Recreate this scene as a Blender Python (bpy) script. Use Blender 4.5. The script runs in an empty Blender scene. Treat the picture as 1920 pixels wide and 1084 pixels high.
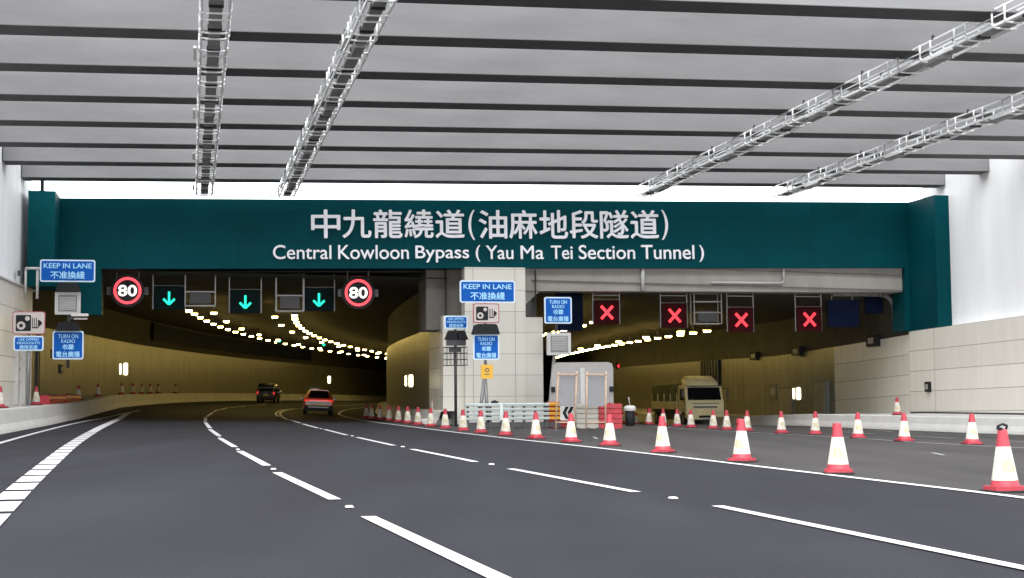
import bpy, bmesh, math, random
from mathutils import Vector, Matrix, Euler
random.seed(7)
R = math.radians
S = bpy.context.scene
COL = S.collection

# ------------------------------------------------------------------ camera
F = 2765.0; W0, H0 = 1920.0, 1084.0
PITCH = math.atan2(198.0, F); ROLL = 0.008; CZ = 1.25
cd = bpy.data.cameras.new("camera"); cam = bpy.data.objects.new("camera", cd); COL.objects.link(cam)
cd.sensor_width = 36.0; cd.lens = F / W0 * 36.0; cd.clip_end = 3000; cd.clip_start = 0.1
CM = Matrix.Translation((0, 0, CZ)) @ Matrix.Rotation(math.pi / 2 + PITCH, 4, 'X') @ Matrix.Rotation(-ROLL, 4, 'Z')
cam.matrix_world = CM
S.camera = cam
# ------------------------------------------------------------------ world, sun, exposure
SUN_EL, SUN_AZ = R(60), R(182)      # overcast: broad high light from behind the camera
w = bpy.data.worlds.new("World"); S.world = w; w.use_nodes = True
nt = w.node_tree; nt.nodes.clear()
sky = nt.nodes.new("ShaderNodeTexSky"); sky.sky_type = 'NISHITA'; sky.sun_disc = False
sky.sun_elevation = SUN_EL; sky.sun_rotation = SUN_AZ; sky.air_density = 1.0; sky.dust_density = 0.6
hs = nt.nodes.new("ShaderNodeHueSaturation"); hs.inputs['Saturation'].default_value = 0.12
bg = nt.nodes.new("ShaderNodeBackground"); bg.inputs['Strength'].default_value = 0.15
wo = nt.nodes.new("ShaderNodeOutputWorld")
nt.links.new(sky.outputs[0], hs.inputs['Color']); nt.links.new(hs.outputs[0], bg.inputs[0]); nt.links.new(bg.outputs[0], wo.inputs[0])
sd = bpy.data.lights.new("sun", 'SUN'); so = bpy.data.objects.new("sun", sd); COL.objects.link(so)
sd.energy = 0.6; sd.angle = R(50); sd.color = (1.0, 0.97, 0.94)
_sv = Vector((math.sin(SUN_AZ) * math.cos(SUN_EL), math.cos(SUN_AZ) * math.cos(SUN_EL), math.sin(SUN_EL)))
so.rotation_euler = _sv.to_track_quat('Z', 'Y').to_euler()
S.view_settings.view_transform = 'Standard'; S.view_settings.look = 'None'; S.view_settings.gamma = 1.0
S.view_settings.exposure = 2.2
S.render.engine = 'CYCLES'
S.cycles.use_denoising = True
S.cycles.max_bounces = 6; S.cycles.diffuse_bounces = 4
S.cycles.sample_clamp_indirect = 4.0

# ------------------------------------------------------------------ geometry helpers
C3 = CM.to_3x3()
def ray(px, py):
    return (C3 @ Vector(((px - W0 / 2) / F, (H0 / 2 - py) / F, -1.0))).normalized()
O = Vector((0, 0, CZ))
def at(px, py, Y):                       # point seen at that place of the photograph, Y metres ahead
    d = ray(px, py); return O + d * (Y / d.y)
def interp(pts, v):
    if v <= pts[0][0]: return pts[0][1]
    for (a, b), (c, d) in zip(pts, pts[1:]):
        if v <= c: return b + (d - b) * (v - a) / (c - a)
    return pts[-1][1]
SB = [(0, .003), (30, .004), (57, .0133), (75, .018), (95, .042), (400, .046)]
def gz(x, y): return -interp(SB, y) * (x + 10)     # the road is banked towards the right
def ground(px, py, lift=0.0):
    d = ray(px, py); Y = 40.0
    for _ in range(60):
        p = O + d * (Y / d.y)
        zt = gz(p.x, Y) + lift
        if abs(d.z) < 1e-6: break
        Yn = d.y * (zt - CZ) / d.z
        if Yn < 0: Yn = 400
        Y = Y * .5 + min(Yn, 400) * .5
    p = O + d * (Y / d.y); p.z = gz(p.x, p.y) + lift
    return p
def slopeA(Y):
    if Y < 25: return -.27
    if Y < 75: return -.27 + .07 * (Y - 25) / 50
    return -.2 + .2 * (Y - 75) / 70
_XA = {}
_x = -.11; 
for i in range(0, 4000):
    _XA[i] = _x; _x += slopeA(i * .1) * .1
_off = -.11 - _XA[104]
def xA(Y): return _XA[max(0, min(3999, int(round(Y * 10))))] + _off if Y >= 0 else _XA[0] + _off - .27 * Y
K = 1.08                                            # scale of the portal and cover against the road
def zk(z): return CZ + (z - CZ) * K
def xR(Y): return K * 18.9 - .17 * (Y - 70 * K) + max(0, Y - 81) ** 2 / 1600
def xLw(Y): return K * -19.1 - .16 * (Y - 55.2 * K)
PY = 66 * K; YL = 61.9 * K; YR = 70.2 * K
BETA = math.atan(.2115)
PORT = Matrix.Translation((0, PY, 0)) @ Matrix.Rotation(BETA, 4, 'Z')
PI_ = PORT.inverted(); PI3 = PI_.to_3x3()
def pu(px, py, v=0.0):                  # (u, z) where the sight line meets the portal plane moved v deeper
    o = PI_ @ O; d = PI3 @ ray(px, py); t = (v - o.y) / d.y
    p = o + d * t; return p.x, p.z
def puw(px, py, v=0.0):
    u, z = pu(px, py, v); return PORT @ Vector((u, v, z))

class MB:
    def __init__(s): s.v = []; s.f = []; s.m = []; s.sm = []; s.uv = []
    def quad(s, pts, mi=0, uv=None, smooth=False):
        b = len(s.v); s.v += [tuple(p) for p in pts]; s.f.append(tuple(range(b, b + len(pts)))); s.m.append(mi); s.sm.append(smooth); s.uv.append(uv)
    def box(s, c, d, mi=0, rot=None, taper=1.0):
        cx, cy, cz = c; hx, hy, hz = d[0] / 2, d[1] / 2, d[2] / 2
        P = []
        for z in (-1, 1):
            k = 1 if z < 0 else taper
            for x, y in ((-1, -1), (1, -1), (1, 1), (-1, 1)): P.append(Vector((x * hx * k, y * hy * k, z * hz)))
        if rot: 
            M = Euler(rot).to_matrix(); P = [M @ p for p in P]
        P = [p + Vector(c) for p in P]
        b = len(s.v); s.v += [tuple(p) for p in P]
        for f in ((3, 2, 1, 0), (4, 5, 6, 7), (0, 1, 5, 4), (1, 2, 6, 5), (2, 3, 7, 6), (3, 0, 4, 7)):
            s.f.append(tuple(b + i for i in f)); s.m.append(mi); s.sm.append(False); s.uv.append(None)
        return s
    def bbox(s, c, d, r=.03, mi=0, seg=3):          # box with rounded vertical-plane (x,z) corners, front towards -y
        cx, cy, cz = c
        pts = rrect(d[0], d[2], r, seg)
        return s.prism([(x + cx, z + cz) for x, z in pts], cy - d[1] / 2, cy + d[1] / 2, mi)
    def prism(s, poly, y0, y1, mi=0, side=None):     # polygon in x,z extruded in y (counter-clockwise seen from -y)
        b = len(s.v); n = len(poly)
        s.v += [(x, y0, z) for x, z in poly] + [(x, y1, z) for x, z in poly]
        s.f.append(tuple(range(b, b + n))); s.f.append(tuple(range(b + 2 * n - 1, b + n - 1, -1))); s.m += [mi, mi]; s.sm += [False] * 2; s.uv += [None] * 2
        for i in range(n):
            j = (i + 1) % n
            s.f.append((b + i, b + n + i, b + n + j, b + j)); s.m.append(mi if side is None else side); s.sm.append(False); s.uv.append(None)
        return s
    def prismx(s, poly, x0, x1, mi=0):               # polygon in y,z extruded in x
        b = len(s.v); n = len(poly)
        s.v += [(x0, y, z) for y, z in poly] + [(x1, y, z) for y, z in poly]
        s.f.append(tuple(range(b + n - 1, b - 1, -1))); s.f.append(tuple(range(b + n, b + 2 * n))); s.m += [mi, mi]; s.sm += [False] * 2; s.uv += [None] * 2
        for i in range(n):
            j = (i + 1) % n
            s.f.append((b + i, b + j, b + n + j, b + n + i)); s.m.append(mi); s.sm.append(False); s.uv.append(None)
        return s
    def tube(s, p0, p1, r, mi=0, n=8, r1=None):
        p0, p1 = Vector(p0), Vector(p1); ax = (p1 - p0).normalized(); r1 = r if r1 is None else r1
        a = ax.orthogonal().normalized(); c = ax.cross(a); b = len(s.v)
        for p, q in ((p0, r), (p1, r1)):
            for i in range(n):
                t = 2 * math.pi * i / n; s.v.append(tuple(p + (a * math.cos(t) + c * math.sin(t)) * q))
        for i in range(n):
            j = (i + 1) % n; s.f.append((b + i, b + j, b + n + j, b + n + i)); s.m.append(mi); s.sm.append(True); s.uv.append(None)
        s.f.append(tuple(b + i for i in range(n - 1, -1, -1))); s.f.append(tuple(b + n + i for i in range(n))); s.m += [mi, mi]; s.sm += [False] * 2; s.uv += [None] * 2
        return s
    def pipe(s, pts, r, mi=0, n=6):
        for a, b in zip(pts, pts[1:]): s.tube(a, b, r, mi, n)
        return s
    def lathe(s, prof, c=(0, 0, 0), n=16, mi=0):     # (r, z) profile about z; mi may be a list per band
        b = len(s.v)
        for r, z in prof:
            for i in range(n):
                t = 2 * math.pi * i / n; s.v.append((c[0] + r * math.cos(t), c[1] + r * math.sin(t), c[2] + z))
        for k in range(len(prof) - 1):
            for i in range(n):
                j = (i + 1) % n
                s.f.append((b + k * n + i, b + k * n + j, b + (k + 1) * n + j, b + (k + 1) * n + i))
                s.m.append(mi[k] if isinstance(mi, (list, tuple)) else mi); s.sm.append(True); s.uv.append(None)
        e = b + (len(prof) - 1) * n
        s.f.append(tuple(e + i for i in range(n))); s.m.append(mi[-1] if isinstance(mi, (list, tuple)) else mi); s.sm.append(False); s.uv.append(None)
        return s
    def disc(s, c, r, d, mi=0, n=28, r0=0.0, a0=0, a1=2 * math.pi):   # disc or ring in x,z facing -y with thickness d
        cx, cy, cz = c
        if r0 == 0:
            return s.prism([(cx + r * math.cos(2 * math.pi * i / n), cz + r * math.sin(2 * math.pi * i / n)) for i in range(n)], cy - d / 2, cy + d / 2, mi)
        y0, y1 = cy - d / 2, cy + d / 2
        for i in range(n):
            t, u = a0 + (a1 - a0) * i / n, a0 + (a1 - a0) * (i + 1) / n
            A, B = (cx + r * math.cos(t), cz + r * math.sin(t)), (cx + r * math.cos(u), cz + r * math.sin(u))
            D, E = (cx + r0 * math.cos(t), cz + r0 * math.sin(t)), (cx + r0 * math.cos(u), cz + r0 * math.sin(u))
            s.quad([(D[0], y0, D[1]), (A[0], y0, A[1]), (B[0], y0, B[1]), (E[0], y0, E[1])], mi)
            s.quad([(A[0], y0, A[1]), (A[0], y1, A[1]), (B[0], y1, B[1]), (B[0], y0, B[1])], mi)
            s.quad([(D[0], y0, D[1]), (E[0], y0, E[1]), (E[0], y1, E[1]), (D[0], y1, D[1])], mi)
        return s
    def loft(s, rings, mi=0, closed=False, cap=True, smooth=True):
        n = len(rings[0]); b = len(s.v)
        for r in rings: s.v += [tuple(p) for p in r]
        for k in range(len(rings) - 1):
            for i in range(n if closed else n - 1):
                j = (i + 1) % n
                s.f.append((b + k * n + i, b + k * n + j, b + (k + 1) * n + j, b + (k + 1) * n + i)); s.m.append(mi); s.sm.append(smooth); s.uv.append(None)
        if cap:
            s.f.append(tuple(b + i for i in range(n - 1, -1, -1))); s.m.append(mi); s.sm.append(False); s.uv.append(None)
            s.f.append(tuple(b + (len(rings) - 1) * n + i for i in range(n))); s.m.append(mi); s.sm.append(False); s.uv.append(None)
        return s
    def build(s, name, mats, parent=None, bevel=0.0, loc=None):
        me = bpy.data.meshes.new(name); me.from_pydata(s.v, [], s.f); 
        for m in (mats if isinstance(mats, (list, tuple)) else [mats]): me.materials.append(m)
        uvl = me.uv_layers.new(name="UVMap") if any(u is not None for u in s.uv) else None
        for i, p in enumerate(me.polygons):
            p.material_index = s.m[i]; p.use_smooth = s.sm[i]
            if uvl and s.uv[i] is not None:
                for k, li in enumerate(p.loop_indices): uvl.data[li].uv = s.uv[i][k]
        me.update()
        bm = bmesh.new(); bm.from_mesh(me)
        if bevel > 0:
            bmesh.ops.remove_doubles(bm, verts=bm.verts, dist=1e-5)
            bmesh.ops.bevel(bm, geom=[e for e in bm.edges if len(e.link_faces) == 2 and e.calc_face_angle(0) > .5], offset=bevel, segments=2, affect='EDGES', profile=.6)
        bmesh.ops.recalc_face_normals(bm, faces=bm.faces) if bevel > 0 else None
        bm.to_mesh(me); bm.free()
        o = bpy.data.objects.new(name, me); COL.objects.link(o)
        if parent: o.parent = parent
        if loc is not None: o.location = loc
        return o
def rrect(w, h, r, seg=3):
    out = []
    for (sx, sz, a) in ((1, -1, -90), (1, 1, 0), (-1, 1, 90), (-1, -1, 180)):
        for k in range(seg + 1):
            t = R(a + 90 * k / seg); out.append((sx * (w / 2 - r) + r * math.cos(t), sz * (h / 2 - r) + r * math.sin(t)))
    return out
def tag(o, label=None, cat=None, group=None, kind=None):
    if label: o['label'] = label
    if cat: o['category'] = cat
    if group: o['group'] = group
    if kind: o['kind'] = kind
    return o
def thing(name, label, cat, loc=(0, 0, 0), rz=0.0, group=None):
    o = bpy.data.objects.new(name, None); o.empty_display_size = .2; COL.objects.link(o)
    o.location = loc; o.rotation_euler = (0, 0, rz)
    return tag(o, label, cat, group)
def copy_tree(o, parent=None):
    c = o.copy(); COL.objects.link(c)
    if parent is not None: c.parent = parent
    for ch in [x for x in KIDS.get(o.name, [])]: copy_tree(ch, c)
    return c
KIDS = {}
def remember(o):
    KIDS[o.name] = [c for c in bpy.data.objects if c.parent == o]
    for c in KIDS[o.name]: remember(c)
ORD = ["first", "second", "third", "fourth", "fifth", "sixth", "seventh", "eighth", "ninth", "tenth", "eleventh", "twelfth", "thirteenth", "fourteenth", "fifteenth", "sixteenth", "seventeenth", "eighteenth", "nineteenth", "twentieth"]
ORD += ["twenty-" + x for x in ORD[:9]] + ["thirtieth"] + ["thirty-" + x for x in ORD[:9]] + ["fortieth"]

# ------------------------------------------------------------------ materials
MATS = {}
def mat(name, col, rough=.6, metal=0.0, var=.12, scale=3.0, bump=0.0, bscale=60.0, emit=None, es=0.0, coat=0.0, spec=None, alpha_mix=None):
    if name in MATS: return MATS[name]
    m = bpy.data.materials.new(name); m.use_nodes = True; MATS[name] = m
    N, L = m.node_tree.nodes, m.node_tree.links; b = N['Principled BSDF']
    b.inputs['Roughness'].default_value = rough; b.inputs['Metallic'].default_value = metal
    if coat: b.inputs['Coat Weight'].default_value = coat
    if spec is not None: b.inputs['Specular IOR Level'].default_value = spec
    b.inputs['Base Color'].default_value = (*col, 1)
    if var > 0:
        tc = N.new("ShaderNodeTexCoord"); nz = N.new("ShaderNodeTexNoise"); nz.inputs['Scale'].default_value = scale; nz.inputs['Detail'].default_value = 6; nz.inputs['Roughness'].default_value = .65
        L.new(tc.outputs['Object'], nz.inputs['Vector'])
        mr = N.new("ShaderNodeMapRange"); mr.inputs[1].default_value = .3; mr.inputs[2].default_value = .7; mr.inputs[3].default_value = 1 - var; mr.inputs[4].default_value = 1 + var
        L.new(nz.outputs[0], mr.inputs[0])
        mx = N.new("ShaderNodeMix"); mx.data_type = 'RGBA'; mx.blend_type = 'MULTIPLY'; mx.inputs[0].default_value = 1
        mx.inputs[6].default_value = (*col, 1); L.new(mr.outputs[0], mx.inputs[7]); L.new(mx.outputs[2], b.inputs['Base Color'])
    if bump > 0:
        tc2 = N.new("ShaderNodeTexCoord"); n2 = N.new("ShaderNodeTexNoise"); n2.inputs['Scale'].default_value = bscale; n2.inputs['Detail'].default_value = 4
        L.new(tc2.outputs['Object'], n2.inputs['Vector']); bp = N.new("ShaderNodeBump"); bp.inputs['Strength'].default_value = bump; bp.inputs['Distance'].default_value = .02
        L.new(n2.outputs[0], bp.inputs['Height']); L.new(bp.outputs[0], b.inputs['Normal'])
    if emit: b.inputs['Emission Color'].default_value = (*emit, 1); b.inputs['Emission Strength'].default_value = es
    return m
def panel_mat(name, col, line, bw, bh, mortar=.012, rough=.45, var=.05, stain_sheen=.12, off=0.0, vstripe=0.0):
    """cladding panels: joints drawn from the wall's own metre UVs, vertical streaks for dirt and, in the tunnel, painted reflections"""
    m = bpy.data.materials.new(name); m.use_nodes = True; MATS[name] = m
    N, L = m.node_tree.nodes, m.node_tree.links; b = N['Principled BSDF']; b.inputs['Roughness'].default_value = rough
    uv = N.new("ShaderNodeUVMap"); br = N.new("ShaderNodeTexBrick"); br.offset = off; br.squash = 1
    L.new(uv.outputs[0], br.inputs['Vector'])
    for k, v in (('Scale', 1), ('Mortar Size', mortar), ('Mortar Smooth', 0.2), ('Brick Width', bw), ('Row Height', bh), ('Bias', 0)): br.inputs[k].default_value = v
    c2 = tuple(x * (1 - var * 2) for x in col)
    br.inputs['Color1'].default_value = (*col, 1); br.inputs['Color2'].default_value = (*c2, 1); br.inputs['Mortar'].default_value = (*line, 1)
    mp = N.new("ShaderNodeMapping"); mp.inputs['Scale'].default_value = (1.6, .22, 1); L.new(uv.outputs[0], mp.inputs['Vector'])
    nz = N.new("ShaderNodeTexNoise"); nz.inputs['Scale'].default_value = 1.2; nz.inputs['Detail'].default_value = 7; nz.inputs['Roughness'].default_value = .7; L.new(mp.outputs[0], nz.inputs['Vector'])
    mr = N.new("ShaderNodeMapRange"); mr.inputs[1].default_value = .35; mr.inputs[2].default_value = .7; mr.inputs[3].default_value = 1.0; mr.inputs[4].default_value = 1 - stain_sheen; L.new(nz.outputs[0], mr.inputs[0])
    mx = N.new("ShaderNodeMix"); mx.data_type = 'RGBA'; mx.blend_type = 'MULTIPLY'; mx.inputs[0].default_value = 1
    L.new(br.outputs[0], mx.inputs[6]); L.new(mr.outputs[0], mx.inputs[7]); L.new(mx.outputs[2], b.inputs['Base Color'])
    return m
def asphalt(name, col, patch):
    m = bpy.data.materials.new(name); m.use_nodes = True; MATS[name] = m
    N, L = m.node_tree.nodes, m.node_tree.links; b = N['Principled BSDF']; b.inputs['Roughness'].default_value = .82; b.inputs['Specular IOR Level'].default_value = .2
    tc = N.new("ShaderNodeTexCoord")
    mp = N.new("ShaderNodeMapping"); mp.inputs['Rotation'].default_value = (0, 0, -.26); mp.inputs['Scale'].default_value = (.55, .06, 1); L.new(tc.outputs['Object'], mp.inputs['Vector'])
    n1 = N.new("ShaderNodeTexNoise"); n1.inputs['Scale'].default_value = 1.0; n1.inputs['Detail'].default_value = 5; L.new(mp.outputs[0], n1.inputs['Vector'])
    n2 = N.new("ShaderNodeTexNoise"); n2.inputs['Scale'].default_value = 45; n2.inputs['Detail'].default_value = 3; L.new(tc.outputs['Object'], n2.inputs['Vector'])
    n3 = N.new("ShaderNodeTexNoise"); n3.inputs['Scale'].default_value = .35; n3.inputs['Detail'].default_value = 4; L.new(tc.outputs['Object'], n3.inputs['Vector'])
    r1 = N.new("ShaderNodeMapRange"); r1.inputs[1].default_value = .3; r1.inputs[2].default_value = .7; r1.inputs[3].default_value = 1 - patch; r1.inputs[4].default_value = 1 + patch; L.new(n1.outputs[0], r1.inputs[0])
    r2 = N.new("ShaderNodeMapRange"); r2.inputs[1].default_value = .25; r2.inputs[2].default_value = .75; r2.inputs[3].default_value = .72; r2.inputs[4].default_value = 1.28; L.new(n2.outputs[0], r2.inputs[0])
    r3 = N.new("ShaderNodeMapRange"); r3.inputs[1].default_value = .3; r3.inputs[2].default_value = .7; r3.inputs[3].default_value = .9; r3.inputs[4].default_value = 1.1; L.new(n3.outputs[0], r3.inputs[0])
    a = N.new("ShaderNodeMath"); a.operation = 'MULTIPLY'; L.new(r1.outputs[0], a.inputs[0]); L.new(r2.outputs[0], a.inputs[1])
    a2 = N.new("ShaderNodeMath"); a2.operation = 'MULTIPLY'; L.new(a.outputs[0], a2.inputs[0]); L.new(r3.outputs[0], a2.inputs[1])
    mx = N.new("ShaderNodeMix"); mx.data_type = 'RGBA'; mx.blend_type = 'MULTIPLY'; mx.inputs[0].default_value = 1; mx.inputs[6].default_value = (*col, 1)
    L.new(a2.outputs[0], mx.inputs[7]); L.new(mx.outputs[2], b.inputs['Base Color'])
    bp = N.new("ShaderNodeBump"); bp.inputs['Strength'].default_value = .25; bp.inputs['Distance'].default_value = .01; L.new(n2.outputs[0], bp.inputs['Height']); L.new(bp.outputs[0], b.inputs['Normal'])
    return m
M_road = asphalt('asphalt', (.0150, .0150, .0200), .32)
M_closed = asphalt('worn_asphalt', (.043, .040, .039), .28)
M_paint = mat('road_paint', (.55, .55, .56), .6, var=.10, scale=6)
M_paint_old = mat('worn_road_paint', (.26, .255, .25), .7, var=.25, scale=5)
M_concrete = mat('concrete', (.42, .41, .40), .8, var=.10, scale=.8, bump=.1, bscale=30)
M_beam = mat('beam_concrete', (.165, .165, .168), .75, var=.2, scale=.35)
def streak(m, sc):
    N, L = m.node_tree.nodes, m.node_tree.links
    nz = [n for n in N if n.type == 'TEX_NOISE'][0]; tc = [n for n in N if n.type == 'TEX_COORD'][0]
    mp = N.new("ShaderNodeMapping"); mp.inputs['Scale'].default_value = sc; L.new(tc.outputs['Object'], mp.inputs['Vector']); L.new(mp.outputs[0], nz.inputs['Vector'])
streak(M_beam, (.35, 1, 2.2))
M_soffit = mat('beam_soffit_shade', (.07, .07, .072), .8, var=.15, scale=.8)  # beam concrete in a darker colour, painting the shade on the undersides
M_plaster = mat('white_plaster', (.86, .86, .86), .7, var=.06, scale=.7)
streak(M_plaster, (1, 1, .18))
M_barrier = mat('barrier_concrete', (.54, .53, .50), .75, var=.10, scale=.7)
M_clad = panel_mat('wall_cladding', (.80, .765, .685), (.30, .28, .25), 9.0, 1.03, .017, stain_sheen=.10)
M_clad_t = panel_mat('tunnel_cladding', (.27, .26, .205), (.12, .11, .08), 6.0, 1.03, .010, stain_sheen=.5, rough=.38)  # strong streaks paint the vertical reflections on the tunnel walls
M_pill = panel_mat('pillar_cladding', (.64, .62, .555), (.30, .29, .27), 30.0, 1.02, .015, stain_sheen=.05)
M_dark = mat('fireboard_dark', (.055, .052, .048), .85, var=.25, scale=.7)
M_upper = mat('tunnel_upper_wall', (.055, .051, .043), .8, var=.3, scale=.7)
M_navy = mat('navy_panel', (.004, .010, .034), .7, var=.2, scale=1, spec=.1)
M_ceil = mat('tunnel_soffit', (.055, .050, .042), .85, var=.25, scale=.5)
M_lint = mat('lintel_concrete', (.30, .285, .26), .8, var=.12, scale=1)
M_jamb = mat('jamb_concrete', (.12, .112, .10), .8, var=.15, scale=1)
M_green = mat('teal_cladding', (.0, .052, .064), .55, var=.12, scale=.35, spec=.06)
def add_joints(m, bw, bh, k):
    N, L = m.node_tree.nodes, m.node_tree.links; b = N['Principled BSDF']; src = b.inputs['Base Color'].links[0].from_socket
    tc = N.new("ShaderNodeTexCoord"); sp = N.new("ShaderNodeSeparateXYZ"); cb = N.new("ShaderNodeCombineXYZ"); ad = N.new("ShaderNodeMath"); ad.operation = 'ADD'
    L.new(tc.outputs['Object'], sp.inputs[0]); L.new(sp.outputs[0], ad.inputs[0]); L.new(sp.outputs[1], ad.inputs[1]); L.new(ad.outputs[0], cb.inputs[0]); L.new(sp.outputs[2], cb.inputs[1])
    br = N.new("ShaderNodeTexBrick"); br.offset = 0; L.new(cb.outputs[0], br.inputs['Vector'])
    for key, v in (('Scale', 1), ('Mortar Size', .010), ('Mortar Smooth', .3), ('Brick Width', bw), ('Row Height', bh), ('Bias', 0)): br.inputs[key].default_value = v
    br.inputs['Color1'].default_value = (1, 1, 1, 1); br.inputs['Color2'].default_value = (.86, .88, .88, 1); br.inputs['Mortar'].default_value = (k, k, k, 1)
    mx = N.new("ShaderNodeMix"); mx.data_type = 'RGBA'; mx.blend_type = 'MULTIPLY'; mx.inputs[0].default_value = 1
    L.new(src, mx.inputs[6]); L.new(br.outputs[0], mx.inputs[7]); L.new(mx.outputs[2], b.inputs['Base Color'])
add_joints(M_green, 2.6, 1.42, .55)
M_letter = mat('letter_silver', (.88, .88, .93), .5, var=.03)
M_galv = mat('galvanised', (.74, .75, .75), .45, metal=.0, var=.10, scale=4)
M_duct = mat('grey_duct', (.20, .205, .205), .6, var=.2, scale=2)
M_black = mat('black_plastic', (.010, .011, .014), .6, spec=.25, var=.2, scale=5)
M_frame = mat('dark_steel', (.07, .07, .075), .5, metal=.4, var=.15)
M_steel = mat('grey_steel', (.28, .28, .28), .45, metal=.5, var=.12)
M_blue = mat('sign_blue', (.0005, .092, .43), .5, var=.05, spec=.15)
M_bord = mat('sign_border', (.62, .76, .88), .4, var=.03)
M_sblue = mat('sign_lettering', (.36, .72, .98), .4, var=.03)
M_white = mat('white_paint', (.60, .59, .57), .5, var=.05)
M_pink = mat('sign_white', (.52, .47, .455), .45, var=.04)
M_rim = mat('sign_red_rim', (.35, .06, .07), .45, var=.05)
M_lightgrey = mat('light_grey_panel', (.50, .50, .49), .5, var=.06)
M_midgrey = mat('mid_grey_panel', (.33, .32, .31), .6, var=.08, scale=2)
M_sheet = mat('grey_sheet', (.25, .25, .26), .6, var=.08, scale=2)
M_grille = mat('grey_grille', (.22, .22, .22), .6, var=.1)
M_yellow = mat('yellow_plate', (.70, .38, .02), .45, var=.1)
M_conered = mat('cone_red', (.34, .022, .038), .5, var=.3, scale=8)
M_conewhite = mat('cone_white', (.47, .44, .38), .5, var=.22, scale=7)
M_conedirt = mat('cone_label', (.42, .385, .25), .6, var=.35, scale=14)
M_redplastic = mat('red_plastic', (.42, .02, .035), .4, var=.2, scale=3)
M_whiteplastic = mat('white_plastic', (.44, .42, .37), .45, var=.12, scale=3)
M_wood = mat('raw_timber', (.55, .38, .27), .7, var=.2, scale=6)
M_rail = mat('rail_steel', (.50, .55, .54), .4, metal=.3, var=.1, scale=4)
M_rubber = mat('rubber', (.012, .012, .012), .8, var=.2)
M_glass = mat('vehicle_glass', (.008, .010, .013), .08, var=0, spec=.8)
M_orange = mat('orange_paint', (.75, .085, .035), .28, coat=.6, var=.03)
M_silver = mat('silver_trim', (.58, .55, .48), .35, var=.05)
M_blackpaint = mat('black_paint', (.010, .011, .014), .25, coat=.5, var=.1)
M_truck = mat('truck_paint', (.92, .80, .46), .35, var=.08, scale=2)
M_tarp = mat('olive_tarpaulin', (.10, .11, .05), .8, var=.25, scale=2)
M_door = mat('door_grey', (.15, .16, .14), .55, var=.08)
M_doorlight = mat('panel_door_grey', (.26, .25, .20), .55, var=.08)
WARM = (1.0, .71, .19)
M_lamp = mat('tunnel_lamp_lens', (.9, .9, .8), .4, var=0, emit=WARM, es=13.5)
M_tube = mat('niche_lamp_lens', (.9, .9, .8), .4, var=0, emit=(1, .84, .5), es=1.6)
M_lampbody = mat('lamp_body', (.2, .2, .2), .5, var=.1)
M_ledgreen = mat('led_green', (.0, .2, .15), .4, var=0, emit=(.0, 1.0, .56), es=.34)
M_ledred = mat('led_red', (.2, .0, .0), .4, var=0, emit=(1.0, .035, .055), es=.42)
M_ledpink = mat('led_red_ring', (.2, .0, .0), .4, var=0, emit=(1.0, .055, .075), es=.42)
M_ledwhite = mat('led_white', (.5, .5, .5), .4, var=0, emit=(1.0, .93, .86), es=.30)
M_greenbox = mat('signal_face', (.002, .012, .013), .6, var=.1, spec=.1)
M_redbox = mat('signal_face_red', (.040, .001, .003), .6, var=.1, spec=.1)
M_plate = mat('plate_yellow', (.62, .46, .10), .4, var=.05)
M_tail = mat('tail_lens', (.45, .01, .01), .2, var=0, emit=(1, .04, .03), es=.16)
M_headlight = mat('headlight_lens', (.75, .72, .62), .15, var=0)

# ------------------------------------------------------------------ lettering
def text(s, mt, parent, w, h, loc, name='lettering', depth=.02, bold=.0, rot=(math.pi / 2, 0, 0), spacing=1.0, heavy=0.0):
    cu = bpy.data.curves.new(name, 'FONT'); cu.body = s; cu.extrude = 0; cu.offset = bold; cu.space_character = spacing
    t = bpy.data.objects.new(name, cu); COL.objects.link(t); bpy.context.view_layer.update()
    me = bpy.data.meshes.new_from_object(t.evaluated_get(bpy.context.evaluated_depsgraph_get()))
    bpy.data.objects.remove(t); bpy.data.curves.remove(cu)
    xs = [v.co.x for v in me.vertices]; ys = [v.co.y for v in me.vertices]
    cx, cy = (min(xs) + max(xs)) / 2, (min(ys) + max(ys)) / 2; sx, sy = w / (max(xs) - min(xs)), h / (max(ys) - min(ys))
    for v in me.vertices: v.co = ((v.co.x - cx) * sx, (v.co.y - cy) * sy, 0)
    if heavy:                                       # heavier strokes: offset copies, each a hair deeper
        me0 = me.copy(); bm = bmesh.new(); bm.from_mesh(me)
        for k, (ax, ay) in enumerate(((1, 0), (-1, 0), (0, 1), (0, -1))):
            n0 = len(bm.verts); bm.from_mesh(me0); bm.verts.ensure_lookup_table()
            for v in bm.verts[n0:]: v.co += Vector((ax * heavy * h, ay * heavy * h, .003 * (k + 1)))
        bm.to_mesh(me); bm.free(); bpy.data.meshes.remove(me0)
    bm = bmesh.new(); bm.from_mesh(me)
    ex = bmesh.ops.extrude_face_region(bm, geom=bm.faces[:])
    bmesh.ops.translate(bm, verts=[g for g in ex['geom'] if isinstance(g, bmesh.types.BMVert)], vec=(0, 0, depth))
    bm.to_mesh(me); bm.free(); me.materials.clear(); me.materials.append(mt)
    for p in me.polygons: p.material_index = 0
    o = bpy.data.objects.new(name, me); COL.objects.link(o); o.parent = parent; o.location = loc; o.rotation_euler = rot
    return o

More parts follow.
